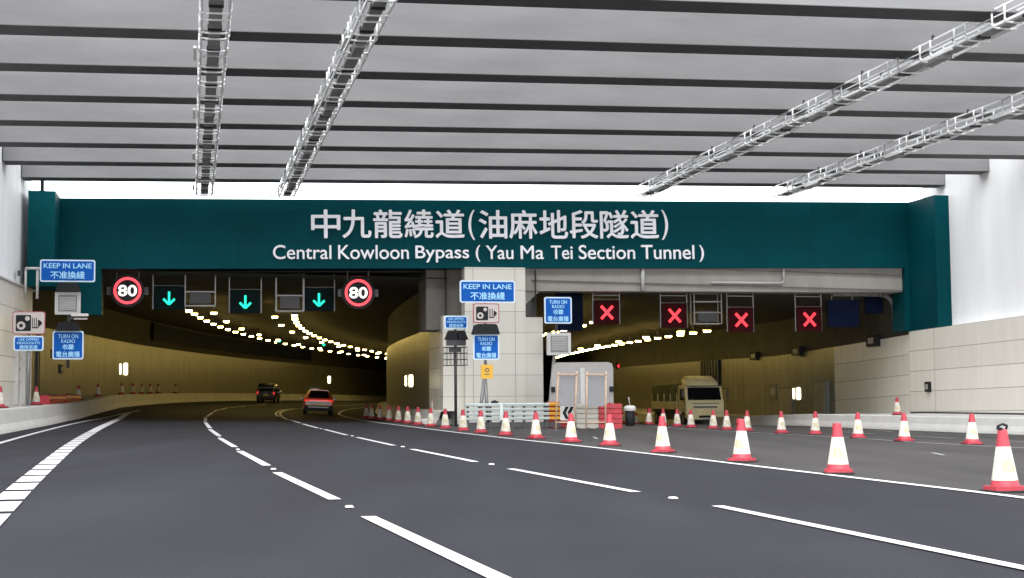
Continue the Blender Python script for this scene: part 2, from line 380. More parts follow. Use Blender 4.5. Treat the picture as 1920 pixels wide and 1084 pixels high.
# ------------------------------------------------------------------ ground
def sheet(name, xl, xr, y0, y1, dy, dx, lift, m):
    mb = MB(); ny = int((y1 - y0) / dy)
    ncol = None
    vs = {}
    ncols = int(max(xr(y0) - xl(y0), xr(y1) - xl(y1)) / dx) + 1
    for i in range(ny + 1):
        y = y0 + (y1 - y0) * i / ny
        for j in range(ncols + 1):
            x = xl(y) + (xr(y) - xl(y)) * j / ncols
            vs[i, j] = len(mb.v); mb.v.append((x, y, gz(x, max(0, y)) + lift))
    for i in range(ny):
        for j in range(ncols):
            mb.f.append((vs[i, j], vs[i, j + 1], vs[i + 1, j + 1], vs[i + 1, j])); mb.m.append(0); mb.sm.append(True); mb.uv.append(None)
    return tag(mb.build(name, m), kind='structure')
sheet('road', lambda y: -80 - max(0, y - 150) * .2, lambda y: 80 + max(0, y - 150) * .2, -40, 340, 1.0, 2.5, 0, M_road)
E_px = [(2150, 965), (1920, 934.4), (1740, 913), (1560, 892), (1391, 872), (1243, 854.5), (1100, 838), (960, 823.4), (853, 811), (759, 799), (700, 792), (671, 787), (640, 779.8), (633.6, 775.4), (643, 770), (661, 766.6), (700, 763)]
E_w = [ground(*p) for p in E_px]
E_line = [(p.y, p.x) for p in E_w[:12]]
E_line = [(-10, E_line[0][1] + .27 * (E_line[0][0] + 10))] + E_line
def xE(y): return interp(E_line, y)
def xB(y): return 15.5 - .17 * (y - 70) + max(0, y - 81) ** 2 / 1600
sheet('closed_carriageway', lambda y: xE(y) + .1, lambda y: xB(y) + .3, -10, 76, 1.0, 2.0, .004, M_closed)

def ribbon(pts, wd, lift, mb=None, a=0.0, b=None, taper=False):
    """ribbon of width wd along world points, following the banked road"""
    mb = mb or MB()
    L = [0]
    for p, q in zip(pts, pts[1:]): L.append(L[-1] + (q - p).length)
    b = L[-1] if b is None else min(b, L[-1])
    if b <= a: return mb
    n = max(1, int((b - a) / .7))
    def P(s):
        for k in range(len(L) - 1):
            if s <= L[k + 1] or k == len(L) - 2:
                t = (s - L[k]) / max(1e-6, L[k + 1] - L[k]); return pts[k].lerp(pts[k + 1], t)
    prev = None
    for i in range(n + 1):
        s = a + (b - a) * i / n
        p = P(s); d = (P(min(L[-1], s + .3)) - P(max(0, s - .3))); d.z = 0; d.normalize(); nn = Vector((d.y, -d.x, 0))
        l, r = p - nn * wd / 2, p + nn * wd / 2
        l.z = gz(l.x, l.y) + lift; r.z = gz(r.x, r.y) + lift
        if prev: mb.quad([prev[0], prev[1], r, l], 0)
        prev = (l, r)
    return mb
def smooth(pts, n=3):
    for _ in range(n):
        q = [pts[0]]
        for a, b in zip(pts, pts[1:]): q += [a.lerp(b, .25), a.lerp(b, .75)]
        pts = q + [pts[-1]]
    return pts
tag(ribbon(smooth(E_w, 2), .17, .012).build('edge_line', M_paint), kind='structure')
lane_a = [((690, 970), (1060, 1145)), ((519.4, 887), (628, 938)), ((449, 846.5), (500.5, 874)), ((412.5, 822.5), (440.5, 839)), ((393.5, 805.5), (411, 818)), ((385, 792.5), (394, 803.5)), ((385.6, 783), (384.8, 790.5)), ((398.6, 773.8), (387.8, 781.6)), ((410, 768.9), (401, 772)), ((427, 765), (413, 768.6)), ((462, 761.4), (431, 764.4)), ((500, 758.8), (466, 761))]
lane_b = [((1345, 950), (2080, 1100)), ((957, 880), (1193, 924)), ((772.5, 843), (891.6, 867)), ((669.4, 820.6), (738.4, 836)), ((608.4, 805.6), (650.6, 816.5)), ((567, 795.2), (596.8, 803.4)), ((543, 787.5), (562.8, 793.7))]
mb = MB()
for p, q in lane_a: ribbon([ground(*q), ground(*p)], .16, .012, mb)
tag(mb.build('lane_line', M_paint), kind='structure')
mb = MB()
for p, q in lane_b: ribbon([ground(*q), ground(*p)], .15, .012, mb)
tag(mb.build('lane_line', M_paint), kind='structure')
mb = MB()
ribbon(smooth([ground(*p) for p in [(538.9, 787.5), (530, 782.8), (524.5, 777.5), (526, 773.5), (537, 769), (567, 765.7), (640, 760.5), (740, 757)]], 2), .16, .012, mb)
ribbon(smooth([ground(*p) for p in [(522, 781.8), (516.8, 777.4), (518.5, 773), (529, 769), (552, 766)]], 2), .16, .012, mb)
tag(mb.build('double_line', M_paint), kind='structure')
tag(ribbon(smooth([ground(*p) for p in [(-330, 925), (0, 830.8), (88.6, 806.4), (159.4, 789.8), (221.4, 778), (262, 770)]], 2), .17, .012).build('edge_line', M_paint), kind='structure')
lad = [((244.7, 774.3), (234.7, 774.3)), ((199.3, 798.7), (188.4, 798.7)), ((172.7, 815.3), (155, 815.3)), ((141.7, 837.4), (118, 837.4)), ((110.7, 868.4), (76, 868.4)), ((66.4, 910.5), (24.5, 910.5)), ((27.7, 949.3), (-17, 949.3)), ((0, 980), (-52, 980)), ((-110, 1090), (-180, 1090))]
cl = smooth([(ground(*a) + ground(*b)) / 2 for a, b in lad][::-1], 2)
mb = MB(); s = .35
tot = sum((q - p).length for p, q in zip(cl, cl[1:]))
while s < tot:
    if s > tot - 36: ribbon(cl, .34, .012, mb, s, tot); break
    ribbon(cl, .36, .012, mb, s, s + 1.62); s += 2.0
tag(mb.build('ladder_line', M_paint), kind='structure')
mb = MB()
ribbon([ground(*p, lift=0) for p in [(1990, 846), (1920, 841), (1820, 836), (1713, 830), (1600, 822), (1400, 811), (1217, 800)]], .13, .016, mb)
tag(mb.build('closed_lane_line', M_paint_old), kind='structure')
mb = MB()
for a, b in (((1680, 817), (1786, 823)), ((1876, 827.2), (1990, 832)), ((1745, 814.2), (1781, 815.3)), ((1796, 816), (1820, 817)), ((1853, 818), (1875, 819)), ((1705, 812.3), (1732, 813.6)), ((1640, 807), (1675, 810.5)), ((1560, 809), (1640, 814.5))): ribbon([ground(*b), ground(*a)], .12, .016, mb)
tag(mb.build('worn_lane_line', M_paint_old), kind='structure')
mb = MB()
for a, b in (((1748, 850), (1770, 855)), ((1113, 820), (1120, 824)), ((1040, 807), (1045, 808))): ribbon([ground(*b), ground(*a)], .10, .016, mb)
tag(mb.build('lane_mark', M_paint_old), kind='structure')
# road studs
def stud_mesh():
    mb = MB(); mb.box((0, 0, .012), (.12, .17, .024), 0, taper=.75); mb.box((0, -.078, .012), (.09, .012, .012), 1); return mb
stud0 = None
def place_stud(px, py, label, group):
    global stud0
    p = ground(px, py, .012)
    if stud0 is None:
        stud0 = stud_mesh().build('road_stud', [M_white, M_headlight]); o = stud0
    else: o = stud0.copy(); COL.objects.link(o)
    o.scale = (.75, .75, .8)
    o.location = p; o.rotation_euler = (0, 0, .25); tag(o, label, 'road stud', group)
for i, (x, y) in enumerate([(655, 951), (512.6, 880), (446, 843), (411.5, 820.3)]):
    place_stud(x, y, ORD[i] + " reflective stud from the camera in the left dashed lane line", 'studs in the left dashed lane line')
for i, (x, y) in enumerate([(1262, 934.5), (921.6, 871), (755, 838), (660.5, 817.8), (602, 804.3)]):
    place_stud(x, y, ORD[i] + " reflective stud from the camera in the right dashed lane line", 'studs in the right dashed lane line')

# ------------------------------------------------------------------ walls, tunnels
def wall_strip(mb, xf, ys, z0, z1, mi=0, flip=False, zfun=None):
    """vertical wall face following x = xf(y); z0, z1 are functions of (x, y)"""
    L = 0; prev = None
    for y in ys:
        x = xf(y)
        a, b = Vector((x, y, z0(x, y))), Vector((x, y, z1(x, y)))
        if prev:
            L2 = L + math.hypot(x - prev[0].x, y - prev[0].y)
            zb, zt = prev[2]
            pts = [prev[0], a, b, prev[1]]; uv = [(L, prev[0].z - gref), (L2, a.z - gref), (L2, b.z - gref), (L, prev[1].z - gref)]
            if flip: pts = pts[::-1]; uv = uv[::-1]
            mb.quad(pts, mi, uv); L = L2
        prev = (a, b, (0, 0))
    return mb
gref = 0.0
def steps(a, b, d): 
    n = max(1, int(round((b - a) / d))); return [a + (b - a) * i / n for i in range(n + 1)]
TH = .5
# left approach wall
t = thing('approach_wall', 'tall white wall with cream clad base at the left road edge', 'wall')
ys = steps(28, YL, 3)
LEDGE_L = zk(5.72)
mb = MB(); wall_strip(mb, lambda y: xLw(y) - .14, ys, lambda x, y: LEDGE_L, lambda x, y: 12.6); 
for y0, y1 in zip(ys, ys[1:]):
    mb.quad([(xLw(y0) - .14, y0, 12.6), (xLw(y1) - .14, y1, 12.6), (xLw(y1) - .6, y1, 12.6), (xLw(y0) - .6, y0, 12.6)])
    mb.quad([(xLw(y0) - .6, y0, 12.6), (xLw(y1) - .6, y1, 12.6), (xLw(y1) - .6, y1, 0), (xLw(y0) - .6, y0, 0)])
mb.build('upper_wall', M_plaster, t)
gref = LEDGE_L
mb = MB(); wall_strip(mb, xLw, ys, lambda x, y: .3, lambda x, y: LEDGE_L)
for y0, y1 in zip(ys, ys[1:]): mb.quad([(xLw(y0), y0, LEDGE_L), (xLw(y1), y1, LEDGE_L), (xLw(y1) - .14, y1, LEDGE_L), (xLw(y0) - .14, y0, LEDGE_L)], 0, [(0, .1)] * 4)
mb.quad([(xLw(YL), YL, .3), (xLw(YL) - .6, YL, .3), (xLw(YL) - .6, YL, LEDGE_L), (xLw(YL), YL, LEDGE_L)], 0, [(0, -5), (.6, -5), (.6, 0), (0, 0)])
mb.build('cladding', M_clad, t)
mb = MB(); 
for y0, y1 in zip(ys, ys[1:]):
    mb.box(((xLw(y0) + xLw(y1)) / 2 + .02, (y0 + y1) / 2, LEDGE_L + .035), (.16, math.hypot(y1 - y0, xLw(y1) - xLw(y0)) + .01, .07), 0, (0, 0, math.atan2(xLw(y0) - xLw(y1), y1 - y0)))
mb.build('coping', M_white, t)
# right approach wall
gref = 0.0
t = thing('approach_wall', 'tall white wall with cream panelled base at the right road edge', 'wall')
zlr = lambda x, y: zk(4.1) + (70 * K - y) * .0165
ys = steps(28, YR, 3)
mb = MB(); wall_strip(mb, lambda y: xR(y) + .9, ys, zlr, lambda x, y: 13.0, flip=True)
for y0, y1 in zip(ys, ys[1:]):
    mb.quad([(xR(y0) + .9, y0, 13.0), (xR(y0) + 1.6, y0, 13.0), (xR(y1) + 1.6, y1, 13.0), (xR(y1) + .9, y1, 13.0)])
    mb.quad([(xR(y0) + 1.6, y0, 13.0), (xR(y0) + 1.6, y0, -1), (xR(y1) + 1.6, y1, -1), (xR(y1) + 1.6, y1, 13.0)])
    mb.quad([(xR(y0), y0, zlr(0, y0)), (xR(y0) + .95, y0, zlr(0, y0)), (xR(y1) + .95, y1, zlr(0, y1)), (xR(y1), y1, zlr(0, y1))])
mb.build('upper_wall', M_plaster, t)
mb = MB()
L = 0
for y0, y1 in zip(ys, ys[1:]):
    L2 = L + y1 - y0
    mb.quad([(xR(y1), y1, -.9), (xR(y0), y0, -.9), (xR(y0), y0, zlr(0, y0)), (xR(y1), y1, zlr(0, y1))], 0, [(L2, -.9 - zlr(0, y1)), (L, -.9 - zlr(0, y0)), (L, 0), (L2, 0)]); L = L2
mb.build('cladding', M_clad, t)
mb = MB()
for y0, y1 in zip(ys, ys[1:]):
    z0_, z1_ = gz(xB(y0), max(0, y0)) + .60, gz(xB(y1), max(0, y1)) + .60
    mb.quad([(xR(y1) - .02, y1, z1_ - .1), (xR(y0) - .02, y0, z0_ - .1), (xR(y0) - .02, y0, z0_ + .07), (xR(y1) - .02, y1, z1_ + .07)])
mb.build('gap_shadow', M_frame, t)  # dark strip painted in as the shadow line along the wall foot
# left bore outer wall, inner wall; right bore walls
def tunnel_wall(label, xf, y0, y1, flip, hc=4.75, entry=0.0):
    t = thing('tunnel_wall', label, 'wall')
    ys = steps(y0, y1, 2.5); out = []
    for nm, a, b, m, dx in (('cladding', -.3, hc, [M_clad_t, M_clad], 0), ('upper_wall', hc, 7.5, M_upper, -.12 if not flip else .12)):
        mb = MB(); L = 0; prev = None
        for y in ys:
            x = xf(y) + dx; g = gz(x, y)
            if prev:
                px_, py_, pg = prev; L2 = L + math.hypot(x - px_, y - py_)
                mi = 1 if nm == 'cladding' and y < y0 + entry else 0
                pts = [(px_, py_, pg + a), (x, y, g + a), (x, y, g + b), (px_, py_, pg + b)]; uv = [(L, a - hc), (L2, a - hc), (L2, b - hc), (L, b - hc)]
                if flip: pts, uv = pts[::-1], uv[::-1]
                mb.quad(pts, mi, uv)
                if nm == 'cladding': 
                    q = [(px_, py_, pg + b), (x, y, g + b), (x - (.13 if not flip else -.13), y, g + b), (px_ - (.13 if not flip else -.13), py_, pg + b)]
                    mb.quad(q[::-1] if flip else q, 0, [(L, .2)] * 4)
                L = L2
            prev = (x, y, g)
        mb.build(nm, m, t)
    return t
xTL = lambda y: xA(y) - 8.9
xTI = lambda y: xA(y) + 11.7
xRL = lambda y: xR(y) - 18.35 * K
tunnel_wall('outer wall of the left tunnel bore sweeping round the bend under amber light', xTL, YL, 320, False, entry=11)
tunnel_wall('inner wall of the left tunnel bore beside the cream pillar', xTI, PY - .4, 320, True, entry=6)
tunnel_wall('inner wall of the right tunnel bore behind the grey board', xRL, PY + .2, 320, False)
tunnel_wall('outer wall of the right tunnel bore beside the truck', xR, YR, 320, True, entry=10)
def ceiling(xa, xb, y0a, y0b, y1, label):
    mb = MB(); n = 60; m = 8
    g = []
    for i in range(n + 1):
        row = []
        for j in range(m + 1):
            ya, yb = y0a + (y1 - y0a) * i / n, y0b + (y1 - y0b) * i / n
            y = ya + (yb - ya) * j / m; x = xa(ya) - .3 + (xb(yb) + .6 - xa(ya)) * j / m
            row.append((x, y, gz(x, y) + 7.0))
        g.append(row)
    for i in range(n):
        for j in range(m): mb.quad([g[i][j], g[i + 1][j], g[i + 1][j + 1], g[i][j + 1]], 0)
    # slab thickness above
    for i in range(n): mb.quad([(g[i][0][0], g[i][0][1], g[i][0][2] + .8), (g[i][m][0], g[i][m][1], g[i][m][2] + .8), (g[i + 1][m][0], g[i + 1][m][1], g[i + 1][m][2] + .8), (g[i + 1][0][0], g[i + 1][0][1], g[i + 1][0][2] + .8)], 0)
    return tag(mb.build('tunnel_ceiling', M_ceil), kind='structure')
ceiling(xTL, xTI, YL + .1, PY - .3, 320, '')
ceiling(xRL, xR, PY + .4, YR, 320, '')
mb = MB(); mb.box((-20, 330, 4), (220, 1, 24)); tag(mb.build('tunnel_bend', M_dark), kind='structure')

# barriers and walkways
def barrier(name, label, xf, y0, y1, h, side, ztop=None, wtop=.35, joint=None):
    """concrete road barrier with a sloped toe; side=+1 when the road lies to its right"""
    mb = MB(); ys = steps(y0, y1, 1.5); prev = None; L = 0
    for y in ys:
        x = xf(y); g = gz(x, y); H = h(x, y)
        pr = [(x, g - .05), (x - side * .05, g + .10), (x - side * .17, g + .30), (x - side * .26, H - .02), (x - side * .30, H), (x - side * (.30 + wtop), H), (x - side * (.30 + wtop), g - .05)]
        ring = [Vector((a, y, b)) for a, b in pr]
        if prev:
            for k in range(len(ring) - 1):
                q = [prev[k], ring[k], ring[k + 1], prev[k + 1]]
                if side < 0: q = q[::-1]
                mb.quad(q, 0)
        prev = ring
    return tag(mb.build(name, M_barrier), label, 'barrier')
OFB = [(48, -6.85), (60.7, -6.3), (99, -5.8), (140, -6.5)]
xBL = lambda y: xA(y) + interp(OFB, y)
hL = lambda x, y: gz(x, y) + .80
barrier('road_barrier', 'pale concrete barrier running along the left edge into the tunnel', xBL, -8, 300, hL, 1)
mb = MB(); ys = steps(-8, 300, 2)
for a, b in zip(ys, ys[1:]):
    def xo(y): return (xLw(y) if y < YL else xTL(y)) - .3
    mb.quad([(xBL(a) - .64, a, hL(xBL(a), a) - .004), (xBL(b) - .64, b, hL(xBL(b), b) - .004), (xo(b), b, hL(xBL(b), b) - .004), (xo(a), a, hL(xBL(a), a) - .004)][::-1])
tag(mb.build('walkway', M_concrete), kind='structure')
hR = lambda x, y: gz(x, y) + .60
barrier('road_barrier', 'low pale concrete barrier along the foot of the right wall', lambda y: xB(y), -8, 300, hR, -1)
mb = MB()
for a, b in zip(ys, ys[1:]):
    za, zb = hR(xB(a), a) - .004, hR(xB(b), b) - .004
    mb.quad([(xB(a) + .62, a, za), (xR(a) + .3, a, za), (xR(b) + .3, b, zb), (xB(b) + .62, b, zb)])
tag(mb.build('walkway', M_concrete), kind='structure')
xBI = lambda y: xTI(y) - .9
barrier('road_barrier', 'concrete kerb wall at the foot of the left bore inner wall', xBI, 68, 300, lambda x, y: gz(x, y) + .62, -1, wtop=.6)

# ------------------------------------------------------------------ portal: fascia, pillar, lintels
t = thing('portal_fascia', 'dark teal tunnel portal fascia carrying the bilingual tunnel name', 'portal sign', (0, PY, 0), BETA)
def P2(px, py, v=0): u, z = pu(px, py, v); return (u, z)
mb = MB()
TLc, TRc, BRc, BLc = P2(112, 371.5), P2(1708, 379.5), P2(1697, 502), P2(190, 504)
jl = P2(190, 590); jl0 = P2(112, 590)
mb.prism([jl0, jl, BLc, BRc, P2(1697, 621), P2(1708, 620), TRc, TLc], 0, 1.4)
mb.build('front_panel', M_green, t)
# returns standing forward of the face, mounted on the approach walls
u0 = TLc[0]; zt = TLc[1] - .02
mb = MB(); mb.box((u0 - .53, -1.1, (zt + LEDGE_L + .08) / 2), (1.14, 2.8, zt - LEDGE_L - .08)); mb.build('side_panel', M_green, t)
u1 = TRc[0]; zt = TRc[1] - .02
mb = MB(); mb.box((u1 + .53, -1.35, (zt + zk(4.12)) / 2), (1.50, 3.1, zt - zk(4.12))); mb.build('side_panel', M_green, t)
# lettering
def placed_text(s, px0, px1, py0, py1, depth=.06, bold=.0, spacing=1.0, heavy=0.0):
    ua, za = pu(px0, (py0 + py1) / 2); ub, zb = pu(px1, (py0 + py1) / 2)
    _, z1 = pu((px0 + px1) / 2, py0); _, z0 = pu((px0 + px1) / 2, py1)
    tilt = math.atan2(TRc[1] - TLc[1] + BRc[1] - BLc[1], 2 * (TRc[0] - TLc[0]))
    return text(s, M_letter, t, ub - ua, z1 - z0, ((ua + ub) / 2, 0, (z0 + z1) / 2), depth=depth, bold=bold, rot=(math.pi / 2, -tilt, 0), spacing=spacing, heavy=heavy)
def chars(st, x0, x1, y0, y1):
    n = len(st); p = (x1 - x0 + 5) / n
    for i, ch in enumerate(st): placed_text(ch, x0 + p * i, x0 + p * (i + 1) - 5, y0, y1, heavy=.016)
chars("中九龍繞道", 584, 870, 394, 446); chars("油麻地段隧道", 898, 1234, 395, 447)
placed_text("(", 878, 890, 394, 450); placed_text(")", 1240, 1252, 394, 450)
for wd_, a_, b_, y0_, y1_ in (("Central", 512, 621, 460, 486), ("Kowloon", 634, 766, 460, 486), ("Bypass", 779, 879, 461, 492), ("(", 892, 900, 460, 491), ("Yau", 911, 962, 461, 486), ("Ma", 976, 1019, 461, 486), ("Tei", 1033, 1073, 461, 486), ("Section", 1085, 1190, 460, 486), ("Tunnel", 1202, 1301, 460, 486), (")", 1311, 1319, 460, 491)):
    placed_text(wd_, a_, b_, y0_, y1_, heavy=.009)
tag(MB().box((0, 0, 0), (.01, .01, .01)).build('panel_joint', M_green, t)) if False else None
# lightning rod and post on top
a = puw(934, 374, .6); mb = MB(); mb.tube((0, 0, -.03), (0, 0, .5), .012); mb.box((0, 0, 0), (.08, .08, .05))
tag(mb.build('lightning_rod', M_steel, loc=a), 'thin lightning rod standing on top of the portal fascia', 'rod')
p = at(79.5, 359, 60.6 * K); mb = MB(); mb.box((0, 0, .27), (.13, .16, .60)); mb.box((0, 0, -.015), (.24, .24, .03))
tag(mb.build('stub_post', M_frame, loc=(p.x, p.y, p.z + .03)), 'short dark post on top of the left end of the fascia', 'post')
# pillar
t = thing('portal_pillar', 'cream panelled pillar between the two tunnel bores', 'pillar', (0, PY, 0), BETA)
gp = -.35
def clad_box(mb, u0, u1, v0, v1, z0, z1, zr):
    for pts, L0, L1 in (([(u0, v0), (u1, v0)], 0, u1 - u0), ([(u1, v0), (u1, v1)], 0, v1 - v0), ([(u0, v1), (u0, v0)], 0, v1 - v0)):
        (a, b), (c, d) = pts
        mb.quad([(a, b, z0), (c, d, z0), (c, d, z1), (a, b, z1)], 0, [(L0 + .4, z0 - zr), (L1 + .4, z0 - zr), (L1 + .4, z1 - zr), (L0 + .4, z1 - zr)])
    mb.quad([(u0, v0, z1), (u1, v0, z1), (u1, v1, z1), (u0, v1, z1)], 0, [(1, .3)] * 4)
ua = P2(870, 560)[0]; ub = P2(983, 560)[0]; uc = P2(1017, 680)[0]; ud = P2(834, 700, -.4)[0]
ztop = P2(925, 503)[1]
mb = MB(); clad_box(mb, ua, ub, -.25, 2.2, gp, ztop + .02, P2(925, 545)[1]); mb.build('shaft', M_pill, t)
mb = MB(); clad_box(mb, ub, uc, -.15, 3, gp, P2(1000, 595, -.15)[1], P2(925, 545)[1]); mb.build('shoulder_block', M_pill, t)
mb = MB(); clad_box(mb, ud, ua, .1, 1.2, gp, P2(850, 592)[1], P2(925, 545)[1]); mb.build('wing_wall', M_pill, t)
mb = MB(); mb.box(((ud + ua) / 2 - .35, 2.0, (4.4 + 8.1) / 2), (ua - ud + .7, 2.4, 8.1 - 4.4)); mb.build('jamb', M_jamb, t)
mb = MB()
for q in (887, 966):
    u = P2(q, 600, -.25)[0]; mb.box((u, -.252, (gp + ztop) / 2), (.022, .008, ztop - gp))
mb.build('joint_strip', M_grille, t)
mb = MB(); mb.box(((ua + ud) / 2 - .5, -.9, -.12), (2.6, 1.6, .5)); mb.build('plinth', M_barrier, t, bevel=.04)
# lintel of the right bore, with pipes
t = thing('portal_lintel', 'grey concrete lintel over the mouth of the right bore', 'lintel', (0, PY, 0), BETA)
mb = MB(); zz0, zz1 = P2(1000, 545)[1], P2(1690, 547)[1]; ue = P2(1697, 540)[0]
mb.prism([(ub, zz0), (ue, zz1), (ue, 8.0), (ub, 8.0)], .3, 1.6)
zc0 = P2(1000, 552)[1]
mb.prism([(ub + .01, zz0 - .75), (ub + .85, zz0 - .02), (ub + .01, zz0 - .02)], .35, 1.5)
mb.build('beam', M_lint, t)
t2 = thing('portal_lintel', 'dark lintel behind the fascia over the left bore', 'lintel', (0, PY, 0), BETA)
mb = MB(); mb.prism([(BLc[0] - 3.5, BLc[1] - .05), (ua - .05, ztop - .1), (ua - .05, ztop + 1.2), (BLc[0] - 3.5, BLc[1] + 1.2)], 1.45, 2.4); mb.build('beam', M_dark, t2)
def pipe_thing(name, label, pxs, v, r, m):
    pts = [puw(x, y, v) for x, y in pxs]; mb = MB(); mb.pipe(pts, r, 0, 8); return tag(mb.build(name, m), label, 'pipe')
pipe_thing('drain_pipe', 'short pale downpipe hanging from the lintel', [(1205, 503), (1205, 545)], .2, .10, M_lightgrey)
pipe_thing('service_pipe', 'long pale pipe run bent up to the fascia across the lintel', [(1333, 530), (1466, 531), (1469, 527), (1469, 503)], .2, .055, M_lightgrey)

# ------------------------------------------------------------------ overhead beams
zs = [z * K for z in (33.6, 37.8, 42.0, 46.2, 50.4, 54.6, 58.8, 63.0)]
MS = .0143
for i, Zf in enumerate(zs):
    n = len(zs) - 1 - i
    x0 = (640 - 960) / F * Zf; zb = CZ + 9.13 * K
    def line(x): return Zf + .2115 * (x - x0), zb + MS * (x - x0)
    # ends on the upper walls
    xl = x0
    for _ in range(30): xl = xLw(line(xl)[0]) - .14
    xr_ = x0
    for _ in range(30): xr_ = xR(line(xr_)[0]) + .9
    t = thing('overhead_beam', ("nearest grey concrete beam overhead, cut by the top of the picture" if i == 0 else ORD[n] + " grey concrete beam overhead counted from the portal fascia"), 'beam', (x0, Zf, zb), 0, 'concrete beams over the road')
    d = Vector((1, .2115, 0)).normalized(); nn = Vector((-d.y, d.x, 0))
    def ring(x, ext=0):
        y, z = line(x); c = Vector((x - x0, y - Zf, z - zb)); a = c - nn * 1.0 * K
        return c, a
    cl_, al_ = ring(xl); cr_, ar_ = ring(xr_); D = 1.65
    mb = MB(); up = Vector((0, 0, D)); e = Vector((0, 0, .02))
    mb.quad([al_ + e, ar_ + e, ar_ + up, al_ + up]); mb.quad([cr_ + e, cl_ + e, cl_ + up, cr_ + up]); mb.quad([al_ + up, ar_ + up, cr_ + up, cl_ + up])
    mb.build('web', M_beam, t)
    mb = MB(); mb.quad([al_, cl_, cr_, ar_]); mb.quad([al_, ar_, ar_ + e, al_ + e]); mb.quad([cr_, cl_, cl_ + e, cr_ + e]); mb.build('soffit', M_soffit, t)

# ------------------------------------------------------------------ cable trays under the beams
def cable_tray(label, p_end, p_near, seed):
    """ladder-caged cable tray hung under the beams from p_end (portal) to p_near"""
    v = p_near - p_end; Ln = v.length + 3.0; rz = math.atan2(-v.x, v.y) ; 
    t = thing('cable_tray', label, 'cable tray', p_end, 0, 'caged cable trays under the beams')
    t.rotation_euler = (math.atan2(v.z, math.hypot(v.x, v.y)), 0, rz)
    if v.y < 0: pass
    wd, hh = .33, .46
    mb = MB()
    for sx in (-1, 1):
        mb.box((sx * wd, Ln / 2, .02), (.05, Ln, .07)); mb.box((sx * wd, Ln / 2, hh), (.045, Ln, .05))
    mb.box((wd, Ln / 2, hh * .55), (.03, Ln, .03))
    mb.build('side_rail', M_galv, t)
    mb = MB(); r_ = .09; U = []
    prof = [(-wd - .05, hh), (-wd - .05, r_), (-wd - .05 + r_ * .3, r_ * .3 - .03), (-wd + r_, -.03), (wd - r_, -.03), (wd + .05 - r_ * .3, r_ * .3 - .03), (wd + .05, r_), (wd + .05, hh)]
    mb.pipe([(x_, 0, z_) for x_, z_ in prof], .030, 0, 5)
    h0 = mb.build('hoop', M_galv, t); y = .06; k = 0; h0.location.y = y
    while True:
        y += (.62, 1.35)[k % 2]; k += 1
        if y > Ln: break
        c = h0.copy(); COL.objects.link(c); c.parent = t; c.location.y = y
    mb = MB(); mb.box((0, Ln / 2, .05), (.32, Ln - .2, .10)); mb.box((-.09, Ln / 2, .115), (.06, Ln - .3, .03)); mb.box((.08, Ln / 2, .115), (.08, Ln - .3, .03)); mb.build('cable_duct', M_duct, t)
    y = 1.0
    while y < Ln - .5:
        q = MB(); q.box((0, y, .04), (.36, .16, .14)); q.build('duct_joint', M_black, t); y += 2.27
    y = 2.2 + seed
    while y < Ln - 1:
        b = MB(); b.box((0.02, y, -.05), (.26, 1.0, .12)); b.box((.02, y - .52, -.06), (.30, .10, .14)); b.box((.02, y + .52, -.06), (.30, .10, .14)); b.build('junction_box', M_duct, t)
        b = MB(); b.box((wd + .16, y + .9, -.12), (.08, 1.45, .06)); b.build('tube_light', M_galv, t)
        y += 8.4
    y = 1.1
    while y < Ln:
        for sx in (-1, 1): q = MB(); q.box((sx * wd, y, hh + .06), (.05, .10, .14)); q.build('hanger', M_frame, t)
        y += 4.54
cable_tray('leftmost caged cable tray, running up over the left lane', at(383, 366, 61.8 * K), at(406, 3, 31.8 * K), .0)
cable_tray('second caged cable tray from the left, above the middle lane', at(537, 369, 62.4 * K), at(715, 2, 32.2 * K), 1.3)
cable_tray('long caged cable tray reaching the top right corner of the view', at(1207, 368, 64.6 * K), at(1905, 42, 35.6 * K), .6)
cable_tray('rightmost caged cable tray, ending above the right bore', at(1462, 369, 65.9 * K), at(1910, 208, 45.8 * K), 2.0)

# ------------------------------------------------------------------ signals under the fascia
def signal(label, px, py, kind, hang, bw=56, bh=42):
    v = 1.9 if kind == 'x' else 2.9
    c = puw(px, py, v); sc = c.y / F
    t = thing('lane_signal', label, 'lane signal', c, BETA, 'lane signals under the fascia')
    w_, h_ = bw * sc, bh * sc
    mb = MB(); mb.bbox((0, .16, 0), (w_, .3, h_), .04); mb.box((0, -.05, h_ / 2 + .02), (w_ * .98, .36, .03)); mb.build('housing', M_greenbox if kind == 'a' else M_redbox, t)
    mb = MB()
    if kind == 'a':
        L = 13 * sc; r = 2.0 * sc
        mb.box((0, -.02, .05 * L), (2 * r, .03, 1.75 * L))
        for sx in (-1, 1): mb.box((sx * .40 * L, -.02, -.52 * L), (2 * r, .03, 1.12 * L), 0, (0, sx * R(45), 0))
        mb.build('arrow', M_ledgreen, t)
    else:
        L = 33 * sc; r = 2.6 * sc
        for sx in (-1, 1): mb.box((0, -.02 - .004 * sx, 0), (2 * r, .03, L), 0, (0, sx * R(43), 0))
        mb.build('cross', M_ledred, t)
    for sx in (-1, 1):
        b = MB(); zt = hang - c.z; b.box((sx * (w_ / 2 + .04), .16, (zt - h_ / 2) / 2), (.05, .06, zt + h_ / 2)); b.build('hanger', M_steel, t)
    b = MB(); b.box((0, .16, hang - c.z - .16), (w_ + .1, .05, .05)); b.box((0, .16, h_ / 2 + .05), (w_ + .1, .05, .05)); b.build('crossbar', M_steel, t)
    return t
HL = zk(6.85)
signal('leftmost green arrow lane signal, beside the left speed limit sign', 317, 559, 'a', HL)
signal('middle green arrow lane signal over the left bore', 460, 566, 'a', HL)
signal('right green arrow lane signal, beside the right speed limit sign', 598, 562, 'a', HL)
